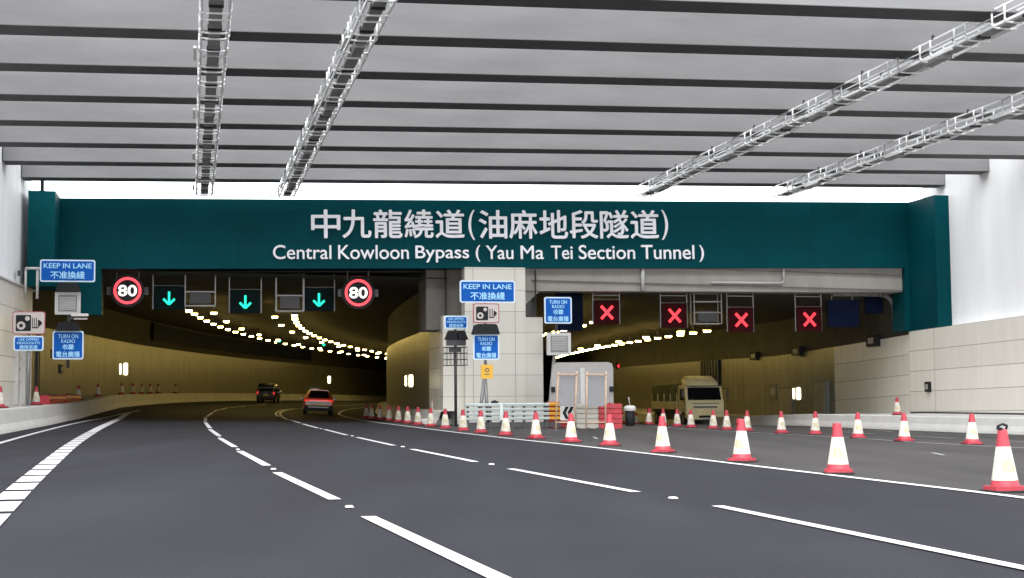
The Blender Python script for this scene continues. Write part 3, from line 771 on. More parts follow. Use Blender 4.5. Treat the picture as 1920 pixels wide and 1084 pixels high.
for k, (x, y, nm) in enumerate([(1138, 586, 'leftmost'), (1265, 592, 'second from left'), (1390, 600, 'third from left'), (1518, 599, 'rightmost')]):
    signal(nm + ' red cross lane signal over the closed right bore', x, y, 'x', zk(6.0), 49, 44)
def speed_sign(label, px, py):
    c = puw(px, py, .9); sc = c.y / F
    t = thing('speed_sign', label, 'speed limit sign', c, BETA, 'lit speed limit signs')
    mb = MB(); mb.disc((0, .15, 0), 31 * sc, .26, 0, 32); mb.build('housing', M_black, t)
    mb = MB(); mb.disc((0, 0, 0), 25.5 * sc, .04, 0, 40, r0=20.5 * sc); mb.build('red_ring', M_ledpink, t)
    text("80", M_ledwhite, t, 33 * sc, 20 * sc, (0, .0, 0), name='numerals', heavy=.035)
    for sx in (-1, 1):
        b = MB(); b.box((sx * .5, .2, .75), (.05, .05, 1.1)); b.build('hanger', M_frame, t)
    b = MB(); b.box((0, .2, 0), (76 * sc, .08, .36)); b.build('back_bracket', M_frame, t)
speed_sign('lit 80 speed limit sign at the left end under the fascia', 239, 545)
speed_sign('lit 80 speed limit sign beside the right green arrow', 672, 549)
# empty hanging frames between the signals
def hang_frame(label, x0, x1, y0, y1, v, bars):
    a = puw(x0, y1, v); u0, zb = pu(x0, y1, v); u1, ztp = pu(x1, y0, v)
    t = thing('steel_cage', label, 'steel frame', PORT @ Vector(((u0 + u1) / 2, v, zb)), BETA, 'empty steel frames under the fascia')
    wd, hh = u1 - u0, ztp - zb
    mb = MB()
    for sx in (-1, 1): 
        for yy in (0, .55): mb.box((sx * wd / 2, yy, hh / 2), (.05, .05, hh))
    for z in [0.0] + [hh * b for b in bars] + [hh - .05]:
        mb.box((0, 0, z), (wd, .05, .05)); mb.box((0, .55, z), (wd, .05, .05))
        for sx in (-1, 1): mb.box((sx * wd / 2, .27, z), (.04, .5, .04))
    mb.build('frame', M_steel, t)
    mb = MB(); mb.box((0, .27, hh * .24), (wd * .7, .4, hh * .34)); mb.build('equipment_box', M_frame, t)
hang_frame('empty steel cage between the left and middle green arrows', 347, 404, 511, 573, 2.4, (.42,))
hang_frame('empty steel cage between the middle and right green arrows', 518, 570, 511, 583, 2.4, (.4,))
hang_frame('steel cage between the middle pair of red crosses', 1302, 1352, 548, 607, 2.2, (.35, .7))
# curved ventilation duct at the bore corner
def duct(label, px, m, r=.22, v=3.2):
    pts = [puw(x, y, v) for x, y in px]; mb = MB(); mb.pipe(smooth(pts, 2), r, 0, 10); return tag(mb.build('ventilation_duct', m), label, 'duct', 'curved ducts at the bore corners')
duct('dark curved duct in the top right corner of the left bore', [(700, 508), (800, 511), (838, 518), (852, 545), (853, 588)], M_dark, .2)
duct('grey curved duct in the top right corner of the right bore', [(1560, 551), (1650, 551), (1668, 556), (1677, 575), (1678, 600)], M_duct, .14, 2.2)
# blue boards seen in the dark of the bores
def dark_board(label, x0, x1, y0, y1, v, hang):
    u0, zb = pu(x0, y1, v); u1, zt = pu(x1, y0, v)
    t = thing('hanging_board', label, 'board', PORT @ Vector(((u0 + u1) / 2, v, (zb + zt) / 2)), BETA, 'dark blue boards hung inside the bores')
    mb = MB(); mb.bbox((0, 0, 0), (u1 - u0, .14, zt - zb), .12); mb.build('board', M_navy, t)
    for sx in (-1, 1):
        b = MB(); b.box((sx * (u1 - u0) * .33, .1, (hang - (zb + zt) / 2) / 2 + .1), (.05, .05, max(.2, hang - (zb + zt) / 2))); b.build('hanger', M_steel, t)
dark_board('dark blue board beside the rightmost red cross', 1552, 1609, 563, 613, 2.2, zk(6.1))
dark_board('small dark blue board under the curved grey duct', 1622, 1654, 556, 588, 3.2, zk(6.2))
dark_board('dark blue board hidden behind the blue radio sign', 1042, 1092, 547, 620, 3.0, zk(6.2))
dark_board('tall dark board in the corner of the left bore by the inner wall', 795, 829, 535, 606, 5.0, zk(6.6))
mb = MB(); prev = None
for y in steps(128, 200, 3):
    x = xTL(y) + .02; g = gz(x, y); q = (Vector((x, y, g + 5.3)), Vector((x + .12, y, g + 5.3)), Vector((x + .12, y, g + 6.8)), Vector((x, y, g + 6.8)))
    if prev:
        for k in range(4): mb.quad([prev[k], q[k], q[(k + 1) % 4], prev[(k + 1) % 4]])
    prev = q
tag(mb.build('vent_band', M_navy), 'long dark navy band high on the outer wall of the left bore', 'vent band')
YJ = 79.0; t = thing('joint_post', 'dark vertical cover strip on the left bore wall near the portal', 'cover strip', (xTL(YJ) + .06, YJ, gz(xTL(YJ), YJ) + .75), .2)
mb = MB(); mb.box((0, 0, 2.0), (.10, .45, 4.0)); mb.build('cover', M_frame, t); mb = MB(); mb.box((.02, .5, 2.0), (.08, .2, 4.0)); mb.build('channel', M_dark, t)

# ------------------------------------------------------------------ tunnel ceiling lamps
def lamp_mesh():
    mb = MB(); mb.box((0, 0, .06), (.62, .40, .12), 0); mb.bbox((0, 0, 0), (.56, .34, .0), .01) if False else None
    mb.box((0, 0, -.05), (.46, .34, .11), 1, taper=1.12); mb.box((0, 0, .3), (.05, .05, .4), 0); return mb
lamp0 = lamp_mesh().build('ceiling_lamp', [M_lampbody, M_lamp])
first = True
def lamp_row(xf, y0, dy, n, rowname, group):
    global first
    for k in range(n):
        y = y0 + dy * k; x = xf(y); o = lamp0 if first else lamp0.copy()
        if not first: COL.objects.link(o)
        first = False
        o.scale = (.72, .8, 1) if 'left bore' in group else (.85, .62, 1); o.location = (x, y, gz(x, y) + 6.22); o.rotation_euler = (0, 0, -math.atan((xf(y + .5) - xf(y - .5))))
        tag(o, ORD[k] + ' glowing ceiling lamp from the portal in ' + rowname, 'lamp', group)
lamp_row(lambda y: xA(y) - 1.3, 90.5, 5.0, 25, "the left bore's left row", 'lamps of the left row in the left bore')
lamp_row(lambda y: xA(y) + .1, 93, 12.5, 10, "the left bore's sparse left row", 'lamps of the sparse left row in the left bore')
lamp_row(lambda y: xA(y) + 5.2, 93, 5.0, 28, "the left bore's right row", 'lamps of the right row in the left bore')
lamp_row(lambda y: xA(y) + 3.9, 96, 12.5, 10, "the left bore's sparse right row", 'lamps of the sparse right row in the left bore')
XLR = lambda y: 18.9 - .17 * (y - 70) + max(0, y - 75) ** 2 / 1600
lamp_row(lambda y: XLR(y) - 10.6, 87, 3.4, 18, "the right bore's left row", 'lamps of the left row in the right bore')
lamp_row(lambda y: XLR(y) - 2.35, 95, 3.4, 24, "the right bore's right row", 'lamps of the right row in the right bore')
lamp_row(lambda y: XLR(y) - 3.4, 97.5, 10.2, 7, "the right bore's sparse row", 'lamps of the sparse row in the right bore')
# far lane signals
def far_signal(label, px, py, Y, m, grp):
    p = at(px, py, Y); t = thing('lane_signal', label, 'lane signal', p, .1, grp)
    mb = MB(); mb.box((0, .12, 0), (.6, .2, .6)); mb.build('housing', M_black, t)
    mb = MB(); mb.box((0, 0, .03), (.09, .03, .34)); 
    for sx in (-1, 1): mb.box((sx * .08, 0, -.07), (.08, .03, .24), 0, (0, sx * R(45), 0))
    mb.build('arrow', m, t); mb = MB(); mb.box((0, .12, .8), (.06, .06, .7)); mb.build('hanger', M_frame, t)
for x, y, nm in ((524, 639, 'left'), (607, 646, 'middle'), (739, 666, 'rightmost')): far_signal('small distant ' + nm + ' green arrow deep in the left bore', x, y, 150, M_ledgreen, 'far green arrows in the left bore')
for x, y, nm in ((1160, 686, 'left'), (1190, 690, 'right')): far_signal('small distant ' + nm + ' red signal deep in the right bore', x, y, 150, M_ledred, 'far red signals in the right bore')
# niche lamps on the walls
def niche_lamp(label, px, py, hpx, Y):
    p = at(px, py, Y); sc = Y / F; t = thing('niche_lamp', label, 'wall lamp', p, BETA, 'upright lamps on the tunnel walls')
    mb = MB(); mb.box((0, .08, 0), (.26, .1, hpx * sc + .08)); mb.build('back_plate', M_doorlight, t)
    mb = MB(); mb.bbox((.02, 0, 0), ((7 if hpx > 15 else 5) * sc, .08, hpx * sc), .08); mb.build('lens', M_tube, t)
    if hpx < 15: return
    mb = MB(); mb.bbox((-9 * sc, 0.02, 0), (3 * sc, .06, hpx * sc * .9), .04); mb.build('lens_reflection', M_tube, t)  # dimmer glowing strip standing in for the lamp's reflection
niche_lamp('upright glowing lamp on the outer wall of the left bore', 235, 692, 22, 76)
niche_lamp('upright glowing lamp on the inner wall beside the pillar', 770, 714, 22, 76)
niche_lamp('upright glowing lamp between the doors of the right bore', 1497, 738, 22, 80)
niche_lamp('small upright glowing lamp far away behind the orange car', 617, 712, 13, 165)

# ------------------------------------------------------------------ roadside signs
class Board:
    """a thing whose parts are laid out around one spot of the photograph at a real distance"""
    def __init__(s, name, label, cat, px, py, Y, rz=BETA, group=None):
        s.px, s.py = px, py; s.sc = Y / F * 1.0; s.c = at(px, py, Y); s.k = 1 / (math.cos(rz) - (px - 960) / F * math.sin(rz))
        s.t = thing(name, label, cat, s.c, rz, group)
    def X(s, px): return (px - s.px) * s.sc * s.k
    def Z(s, py): return (s.py - py) * s.sc
    def rect(s, name, x0, x1, y0, y1, m, y=0.0, d=.06, r=.03, parent=None):
        mb = MB(); mb.bbox(((s.X(x0) + s.X(x1)) / 2, y, (s.Z(y0) + s.Z(y1)) / 2), (s.X(x1) - s.X(x0), d, s.Z(y0) - s.Z(y1)), min(r, (s.X(x1) - s.X(x0)) * .45)); return mb.build(name, m, parent or s.t)
    def poly(s, name, pts, m, y0, y1, parent=None):
        mb = MB(); mb.prism([(s.X(x), s.Z(y)) for x, y in pts], y0, y1); return mb.build(name, m, parent or s.t)
    def tx(s, st, x0, x1, y0, y1, m, y, bold=.012, parent=None):
        return text(st, m, parent or s.t, s.X(x1) - s.X(x0), s.Z(y0) - s.Z(y1), ((s.X(x0) + s.X(x1)) / 2, y, (s.Z(y0) + s.Z(y1)) / 2), depth=.008, heavy=.018)
    def bar(s, name, p, q, r, m, y=.1, n=8):
        mb = MB(); mb.tube((s.X(p[0]), y, s.Z(p[1])), (s.X(q[0]), y, s.Z(q[1])), r, 0, n); return mb.build(name, m, s.t)
def blue_panel(b, x0, x1, y0, y1, lines, y=0.0):
    p = b.rect('plate', x0, x1, y0, y1, M_bord, y, .05, .09)
    f = b.rect('blue_face', x0 + 2.6, x1 - 2.6, y0 + 2.6, y1 - 2.6, M_blue, y - .027, .012, .06, None)
    for (st, a, c, d, e) in lines: b.tx(st, a, c, d, e, M_sblue, y - .0335)
def keep_lane(b, x0, y0):
    blue_panel(b, x0, x0 + 104, y0, y0 + 42, [("KEEP IN LANE", x0 + 7, x0 + 97, y0 + 7, y0 + 16), ("不准換綫", x0 + 20, x0 + 84, y0 + 22, y0 + 36)])
def radio(b, x0, x1, y0, y1):
    w_, h_ = x1 - x0, y1 - y0
    blue_panel(b, x0, x1, y0, y1, [("TURN ON", x0 + .18 * w_, x0 + .82 * w_, y0 + .12 * h_, y0 + .26 * h_), ("RADIO", x0 + .28 * w_, x0 + .72 * w_, y0 + .30 * h_, y0 + .42 * h_),
                                   ("收聽", x0 + .33 * w_, x0 + .68 * w_, y0 + .47 * h_, y0 + .65 * h_), ("電台廣播", x0 + .12 * w_, x0 + .88 * w_, y0 + .72 * h_, y0 + .92 * h_)])
def dipped(b, x0, x1, y0, y1):
    w_, h_ = x1 - x0, y1 - y0
    blue_panel(b, x0, x1, y0, y1, [("USE DIPPED", x0 + .16 * w_, x0 + .84 * w_, y0 + .16 * h_, y0 + .32 * h_), ("HEADLIGHTS", x0 + .12 * w_, x0 + .88 * w_, y0 + .39 * h_, y0 + .55 * h_), ("請用低燈", x0 + .2 * w_, x0 + .8 * w_, y0 + .62 * h_, y0 + .88 * h_)])
def camera_face(b, x0, x1, y0, y1, y=0.0):
    w_, h_ = x1 - x0, y1 - y0
    b.rect('red_rim', x0, x1, y0, y1, M_rim, y, .05, .09); b.rect('white_face', x0 + 1.7, x1 - 1.7, y0 + 1.7, y1 - 1.7, M_pink, y - .027, .012, .07)
    yy = y - .036
    g = b.rect('camera_symbol', x0 + .11 * w_, x0 + .57 * w_, y0 + .16 * h_, y0 + .86 * h_, M_black, yy, .008, .04)
    mb = MB(); mb.disc((b.X(x0 + .27 * w_), yy - .006, b.Z(y0 + .62 * h_)), .125 * w_ * b.sc, .006, 0, 24, r0=.055 * w_ * b.sc); mb.disc((b.X(x0 + .46 * w_), yy - .006, b.Z(y0 + .31 * h_)), .07 * w_ * b.sc, .006, 0, 20); mb.build('lens_symbol', M_pink, b.t)
    mb = MB()
    for q in (.615, .675, .735): mb.box((b.X(x0 + q * w_), yy, b.Z(y0 + .5 * h_)), (.022 * w_ * b.sc, .008, .44 * h_ * b.sc))
    mb.prism([(b.X(x0 + a * w_), b.Z(y0 + c * h_)) for a, c in ((.61, .74), (.80, .74), (.80, .68), (.90, .56), (.90, .46), (.80, .36), (.78, .36), (.78, .69), (.61, .69))][::-1], yy - .004, yy + .004)
    mb.build('bellows_symbol', M_black, b.t)
def hood(b, x0, x1, y0, y1, y=.05):
    b.poly('speaker_hood', [(x0 - 1, y1), (x1 + 1, y1), (x1 - 4, y0 + 2), (x1 - 8, y0), (x0 + 8, y0), (x0 + 4, y0 + 2)], M_black, y - .35, y + .35)
def louvre(b, x0, x1, y0, y1, y=.0):
    b.rect('housing', x0, x1, y0, y1, M_lightgrey, y + .05, .22, .03)
    mb = MB(); n = 8
    mb.box(((b.X(x0) + b.X(x1)) / 2, y - .065, (b.Z(y0) + b.Z(y1)) / 2), (b.X(x1) - b.X(x0) - 12 * b.sc, .012, b.Z(y0) - b.Z(y1) - 11 * b.sc)); mb.build('recess', M_grille, b.t)
    for i in range(n):
        q = MB(); q.box(((b.X(x0) + b.X(x1)) / 2, y - .085, b.Z(y0 + 8 + (y1 - y0 - 16) * (i + .5) / n)), (b.X(x1) - b.X(x0) - 17 * b.sc, .03, (y1 - y0 - 16) / n * b.sc * .62), 0, (R(25), 0, 0)); q.build('slat', M_lightgrey, b.t)

# left cluster on the approach wall
b = Board('lane_sign', 'blue KEEP IN LANE sign at the left end, above the louvred box', 'road sign', 128, 508, 63)
keep_lane(b, 75, 487)
b.bar('bracket', (46, 503), (84, 503), .055, M_lightgrey, .25); b.bar('bracket', (47, 503), (47, 557), .05, M_lightgrey, .3); b.bar('bracket', (69, 503), (69, 560), .06, M_lightgrey, .3)
b.bar('post', (128, 520), (128, 690), .07, M_frame, .45)
b = Board('loudspeaker', 'black loudspeaker hood hanging below the left KEEP IN LANE sign', 'loudspeaker', 128, 540, 63); hood(b, 106, 150, 531, 548)
b = Board('louvred_box', 'pale louvred equipment box in the left sign cluster', 'equipment box', 127, 570, 63); louvre(b, 103, 151, 548, 590)
b = Board('arm_lamp', 'small pale double tube lamp on an arm under the left louvred box', 'lamp', 148, 595, 62.6)
b.rect('tube', 133, 166, 588, 593, M_white, 0, .10, .04); b.rect('tube', 138, 164, 596, 599, M_white, 0.1, .08, .03); b.bar('arm', (127, 603), (140, 591), .05, M_frame, .1)
b = Board('loudspeaker', 'black loudspeaker hood sitting on the left blue radio sign', 'loudspeaker', 128, 612, 63); hood(b, 106, 150, 604, 621)
b = Board('radio_sign', 'blue TURN ON RADIO sign at the left wall', 'road sign', 128, 648, 63); radio(b, 98.5, 157, 620.5, 674)
b = Board('camera_sign', 'white speed camera sign with red rim on a post at the left wall', 'road sign', 53.5, 606, 60)
camera_face(b, 23, 85, 584, 627)
zb_ = hL(xBL(60), 60); pyb = b.py - (zb_ - b.c.z) / b.sc
b.bar('post', (54, 600), (54, pyb), .075, M_steel, .12); b.rect('foot_plate', 48, 60, pyb - 2, pyb, M_steel, .12, .3, .01)
b = Board('headlight_sign', 'blue USE DIPPED HEADLIGHTS sign below the left speed camera sign', 'road sign', 53.5, 644, 60); dipped(b, 25.5, 82, 630, 658)
# pillar cluster
b = Board('lane_sign', 'blue KEEP IN LANE sign in front of the cream pillar', 'road sign', 910, 546, 63, BETA)
keep_lane(b, 862, 526)
g0 = ground(905, 770); b2z = gz(b.c.x, b.c.y); pyb = b.py - (b2z - b.c.z) / b.sc
b.bar('post', (911, 560), (911, 690), .06, M_steel, .2); b.bar('post', (911, 690), (897, pyb), .075, M_steel, .2); b.bar('post', (909, 690), (915, pyb), .075, M_steel, .15)
b = Board('camera_sign', 'white speed camera sign with red rim in front of the pillar', 'road sign', 911, 587, 62.9); camera_face(b, 887, 936, 569, 606)
b = Board('loudspeaker', 'black loudspeaker hood between camera and radio sign at the pillar', 'loudspeaker', 910, 616, 62.9); hood(b, 887, 934, 608, 627)
b = Board('radio_sign', 'blue TURN ON RADIO sign in front of the pillar', 'road sign', 911, 651, 62.9); radio(b, 887, 936, 627, 675)
b = Board('notice_plate', 'small yellow plate on the leaning posts below the pillar signs', 'plate', 913, 697, 62.8)
b.rect('plate', 902, 924, 684, 710, M_yellow, 0, .06, .03)
mb = MB(); mb.disc((b.X(913), -.034, b.Z(694)), 4 * b.sc, .008, 0, 16, r0=2.4 * b.sc); mb.box((b.X(913), -.034, b.Z(702)), (10 * b.sc, .008, 1.6 * b.sc)); mb.build('plate_mark', M_frame, b.t)
b = Board('headlight_sign', 'blue USE DIPPED HEADLIGHTS sign on the caged pole left of the pillar', 'road sign', 855, 605, 64.5); dipped(b, 833, 877, 592, 617)
pyb = b.py - (gz(b.c.x, b.c.y) - b.c.z) / b.sc
b.bar('pole', (855.5, 600), (855.5, pyb), .065, M_frame, .25)
b = Board('loudspeaker', 'black loudspeaker pair on the pole left of the pillar', 'loudspeaker', 855, 634, 64.5)
b.poly('horn', [(834, 637), (853, 637), (853, 620), (841, 620)], M_black, -.2, .2); b.poly('horn', [(858, 637), (877, 637), (870, 620), (858, 620)], M_black, -.2, .2)
b.rect('back_box', 838, 873, 637, 648, M_frame, .05, .3, .03)
b = Board('wire_cage', 'wire cage round the pole left of the pillar', 'cage', 855, 668, 64.5)
mb = MB()
for q in (836, 843, 850, 862, 869, 875):
    for yy in (-.35, .35): mb.tube((b.X(q), yy + .25, b.Z(650)), (b.X(q), yy + .25, b.Z(686)), .012, 0, 5)
mb.build('upright', M_frame, b.t)
for z in (651, 662, 674, 685):
    mb = MB(); a, c = b.X(835), b.X(876); mb.pipe([(a, -.1, b.Z(z)), (c, -.1, b.Z(z)), (c, .6, b.Z(z)), (a, .6, b.Z(z)), (a, -.1, b.Z(z))], .016, 0, 5); mb.build('hoop', M_frame, b.t)
mb = MB(); mb.box((0, .25, b.Z(656)), (.5, .3, .18)); mb.build('bracket', M_frame, b.t)
# right bore cluster
b = Board('radio_sign', 'blue TURN ON RADIO sign in the mouth of the right bore', 'road sign', 1046, 582, 70); radio(b, 1020.5, 1072, 557, 607)
pyb = b.py - (gz(b.c.x, b.c.y) - b.c.z) / b.sc
b.bar('post', (1047, 600), (1042, 668), .07, M_frame, .35); b.bar('post', (1042, 668), (1029, pyb), .09, M_midgrey, .35)
b = Board('louvred_box', 'pale louvred equipment box below the right bore radio sign', 'equipment box', 1048, 645, 70); louvre(b, 1026, 1070, 624, 666)

# ------------------------------------------------------------------ things at the pillar foot
Yg = 62.0
b = Board('crash_cushion', 'steel rail crash cushion with a yellow end at the pillar foot', 'crash barrier', 963, 777, Yg, BETA * .4)
gpx = b.py - (gz(b.c.x, b.c.y) - b.c.z) / b.sc
for i, (y0, y1) in enumerate(((756, 762), (765, 770.5), (773.5, 779), (782, 787.5))):
    mb = MB(); za, zb = b.Z(y1), b.Z(y0); 
    for (xa, xb, m_) in ((873, 1030, 0), (1030, 1051, 1)):
        mb.loft([[(b.X(x), -.05 + dy, za + (zb - za) * t_) for t_, dy in ((0, .05), (.2, 0), (.4, 0), (.5, .05), (.6, 0), (.8, 0), (1, .05), (1, .09), (0, .09))] for x in (xa, xb)], m_, closed=True, smooth=False)
    mb.build('rail', [M_rail, M_yellow], b.t)
mb = MB(); mb.box(((b.X(874) + b.X(1050)) / 2, .35, b.Z(759)), (b.X(1050) - b.X(874), .7, .04)); mb.build('top_cover', M_rail, b.t)
for q in range(878, 1050, 21):
    mb = MB(); mb.box((b.X(q), .14, (b.Z(758) + b.Z(gpx)) / 2), (.10, .16, b.Z(758) - b.Z(gpx))); mb.build('post', M_frame, b.t)
mb = MB(); mb.box(((b.X(880) + b.X(1052)) / 2, .30, b.Z(gpx) + .14), (b.X(1052) - b.X(880), .3, .2)); mb.build('base_skid', M_frame, b.t)
mb = MB(); mb.box((b.X(940), -.06, b.Z(772)), (.12, .05, b.Z(757) - b.Z(788))); mb.build('splice_plate', M_rail, b.t)
b.rect('chevron_board', 1050, 1079, 761, 789, M_white, -.06, .06, .04)
for q in (1054, 1063.5):
    b.poly('chevron', [(q, 775), (q + 6, 786.5), (q + 12, 786.5), (q + 6.5, 775), (q + 12, 763.5), (q + 6, 763.5)], M_black, -.10, -.092)
b = Board('equipment_case', 'small black case lying on top of the crash cushion', 'box', 928, 754, 62.2, 0.1); b.rect('case', 921, 934, 752, 758, M_black, 0, .2, .03); b.rect('handle', 925, 930, 750.5, 752.5, M_black, 0, .04, .01)
def water_barrier(label, px0, px1, py0, py1, Y, m, ridges, name='water_barrier', rz=BETA * .4):
    b = Board(name, label, 'water barrier', (px0 + px1) / 2, (py0 + py1) / 2, Y, rz)
    x0, x1 = b.X(px0), b.X(px1); z0, z1 = b.Z(py1), b.Z(py0); h = z1 - z0
    mb = MB(); prof = []
    n = ridges
    for i in range(n):
        a = i / n; prof += [(-.24 + .08 * a, a + .02), (-.24 + .08 * a, a + .55 / n + .02), (-.18 + .08 * a, a + .62 / n + .02), (-.18 + .08 * a, a + .97 / n)]
    ring = [(y, z0 + h * t_) for y, t_ in prof]; ring = ring + [(-y, z) for y, z in ring[::-1]]
    mb.prismx(ring, x0, x1); mb.build('shell', m, b.t)
    mb = MB()
    for q in (.25, .75): mb.box((x0 + (x1 - x0) * q, 0, z0 + .03), ((x1 - x0) * .25, .52, .07))
    mb.build('foot', m, b.t)
    mb = MB(); mb.lathe([(.06, -.02), (.06, .03), (.03, .05)], ((x0 + x1) / 2, 0, z1), 12); mb.build('filler_cap', m, b.t)
    return b
def gpy(px, Y): p = at(px, 700, Y); return 700 + (p.z - gz(p.x, Y)) / (Y / F)
water_barrier('white ribbed water barrier beside the chevron board', 1080, 1121, 757, gpy(1100, 62), 62, M_whiteplastic, 5)
water_barrier('red ribbed water barrier at the right end of the white one', 1122, 1165, 757, gpy(1143, 62), 62, M_redplastic, 5)
b = water_barrier('red water barrier lying behind the white one, under the timber frame', 1026, 1078, 753, gpy(1052, 63.5), 63.6, M_redplastic, 5)
b = Board('site_board', 'large blank grey board with rounded top behind the timber frames', 'board', 1092, 718, 66, BETA * .5)
gb = gpy(1092, 66)
b.poly('panel', [(1029, 757), (1150, 757), (1150, 690), (1148, 682), (1140, 679.5), (1046, 679.5), (1040, 682), (1037, 690)], M_midgrey, 0, .10)
for q in (1050, 1130): b.rect('leg', q - 2, q + 2, 757, gb, M_steel, .05, .08, .01)
for q in (1037, 1146): b.rect('clamp', q - 3.5, q + 3.5, 725, 735, M_black, -.04, .1, .02)
b.rect('centre_rib', 1088, 1096, 690, 757, M_lightgrey, -.02, .05, .02)
def timber_frame(label, xa, xb, ytop, ybot, Y, lean):
    b = Board('timber_frame', label, 'frame', (xa + xb) / 2, ybot, Y, BETA * .5, 'pale timber frames before the grey board')
    b.bar('upright', (xa - lean, ybot), (xa + 2, ytop), .036, M_wood, 0, 5); b.bar('upright', (xb - lean, ybot), (xb + 1.5, ytop), .036, M_wood, 0, 5)
    b.bar('cross_rail', (xa, ytop + 6), (xb + 2, ytop + 6), .034, M_wood, -.03, 5)
    b.bar('cross_rail', (xa - lean * .7, ybot - 12), (xb - lean * .7, ybot - 12), .03, M_wood, -.03, 5)
    b.poly('sheet', [(xa + 3, ybot - 42), (xb - 2, ybot - 42), (xb - 1, ytop + 9), (xa + 5, ytop + 9)], M_sheet, .03, .045)
    return b
timber_frame('left pale timber frame standing before the grey board', 1046, 1081, 697, gpy(1062, 60.6), 60.6, 4)
timber_frame('right pale timber frame standing before the grey board', 1100, 1136, 697, gpy(1118, 60.6), 60.6, 1)
def bulb(label, px, py):
    b = Board('site_lamp', label, 'lamp', px, py, 61.5, 0, 'white warning lamps on the barriers')
    mb = MB(); mb.lathe([(.02, -.10), (.05, -.09), (.085, -.02), (.085, .03), (.05, .08), (.01, .10)], (0, 0, 0), 14); mb.build('globe', M_white, b.t)
    mb = MB(); mb.lathe([(.05, -.17), (.05, -.09)], (0, 0, 0), 12); mb.build('socket', M_frame, b.t)
bulb('round white warning lamp on the barrier by the left timber frame', 1076, 751)
bulb('round white warning lamp on the barrier by the right timber frame', 1117, 751)
b = Board('site_drum', 'white domed drum with dark base and whip aerial among far cones', 'drum', 1181, 770, 69, 0)
gb = b.Z(gpy(1181, 69))
mb = MB(); mb.lathe([(.19, gb), (.22, gb + .05), (.22, .0)], (0, 0, 0), 18); mb.build('base', M_black, b.t)
mb = MB(); mb.lathe([(.25, -.02), (.275, .02), (.28, .14), (.25, .20), (.16, .235), (.02, .24)], (0, 0, 0), 18); mb.build('dome', M_white, b.t)
mb = MB(); mb.tube((0, 0, .25), (-.05, 0, .62), .018, 0, 6); mb.build('aerial', M_white, b.t)

# ------------------------------------------------------------------ cones
def make_cone():
    t = thing('traffic_cone', 'cone', 'traffic cone')
    mb = MB(); mb.box((0, 0, .012), (.47, .47, .024)); mb.build('rubber_foot', M_rubber, t)
    mb = MB(); mb.prism(rrect(.44, .44, .07), 0, .05); o = mb.build('base', M_conered, t); o.rotation_euler = (math.pi / 2, 0, 0); o.location = (0, 0, .024)
    mb = MB(); mb.lathe([(.185, .07), (.165, .15), (.163, .151)], n=20); mb.build('lower_band', M_conered, t)
    mb = MB(); mb.lathe([(.168, .148), (.092, .58), (.085, .581)], n=20); mb.build('sleeve', M_conewhite, t)
    mb = MB(); 
    for i in range(5):
        a0, a1 = R(-125 + 14 * i), R(-111 + 14 * i); q = []
        for z, a in ((.26, a0), (.26, a1), (.42, a1), (.42, a0)):
            r = .168 + (.092 - .168) * (z - .148) / .432 + .002; q.append((r * math.cos(a), r * math.sin(a), z))
        mb.quad(q)
    mb.build('label_patch', M_conedirt, t)
    mb = MB(); mb.lathe([(.090, .578), (.062, .77), (.058, .80), (.03, .805)], n=20); mb.build('tip', M_conered, t)
    return t
cone0 = make_cone(); remember(cone0); used = False
def place_cone(p, label, group):
    global used
    p = Vector(p) + Vector((0, 0, .004))
    o = copy_tree(cone0) if used else cone0
    used = True; o.location = p; o.rotation_euler = (random.uniform(-.02, .02), random.uniform(-.02, .02), random.uniform(-.6, .6)); tag(o, label, None, group); return o
front = [(1885, 924), (1572, 890), (1391, 868), (1243, 851), (1143, 838), (1071, 831.5), (1005, 825), (948, 819), (902, 814), (868.5, 810), (835, 806), (808, 802.5), (784, 799), (764.5, 796), (747, 793.7), (729.5, 791.3), (712.5, 789), (697, 787.3), (687, 786)]
for i, (x, y) in enumerate(front):
    p = ground(x, y - 1.5, .004); place_cone(p, ORD[i] + ' red and white cone from the camera along the solid white line' if i else 'nearest and largest red and white cone, with a black strap on top', 'cones along the solid white line')
# strap on the nearest cone
mb = MB(); mb.pipe([(-.05, 0, .80), (-.07, 0, .84), (0, -.01, .87), (.07, 0, .845), (.05, 0, .80)], .016, 0, 6); mb.tube((-.08, 0, .83), (-.02, -.04, .80), .02); mb.build('strap', M_black, cone0)
far = [(1823, 835), (1696, 829), (1609, 823), (1528.8, 816), (1465.7, 814), (1400.6, 810), (1363, 808), (1337.6, 806), (1296, 803.5), (1270, 801.5), (1244, 799.5), (1217, 797.6), (1193, 796), (1168, 794.5)]
for i, (x, y) in enumerate(far):
    place_cone(ground(x, y - 1, .004), ORD[i] + ' cone from the right picture edge in the far row', 'cones of the far row across the closed lanes')
b = Board('marker_post', 'short ribbed red marker beside a cone of the far row', 'marker', 1386, 797, 62, 0)
p = ground(1386, 806, .004)
b.t.location = p; mb = MB(); mb.lathe([(.16, 0), (.16, .08), (.11, .09), (.11, .25), (.125, .26), (.125, .32), (.11, .33), (.11, .46), (.03, .47)], n=14); mb.build('post', M_redplastic, b.t)
p2 = ground(1568, 822, .004)
t = thing('marker_post', 'short ribbed red marker between cones near the right bore doors', 'marker', p2)
mb = MB(); mb.lathe([(.16, 0), (.16, .08), (.11, .09), (.11, .25), (.125, .26), (.125, .32), (.11, .33), (.11, .46), (.03, .47)], n=14); mb.build('post', M_redplastic, t)
def on_walk(px, off):
    lo, hi = 20, 160
    for _ in range(60):
        m = (lo + hi) / 2
        if (px - 960) / F * m > xBL(m) - off: lo = m
        else: hi = m
    return lo
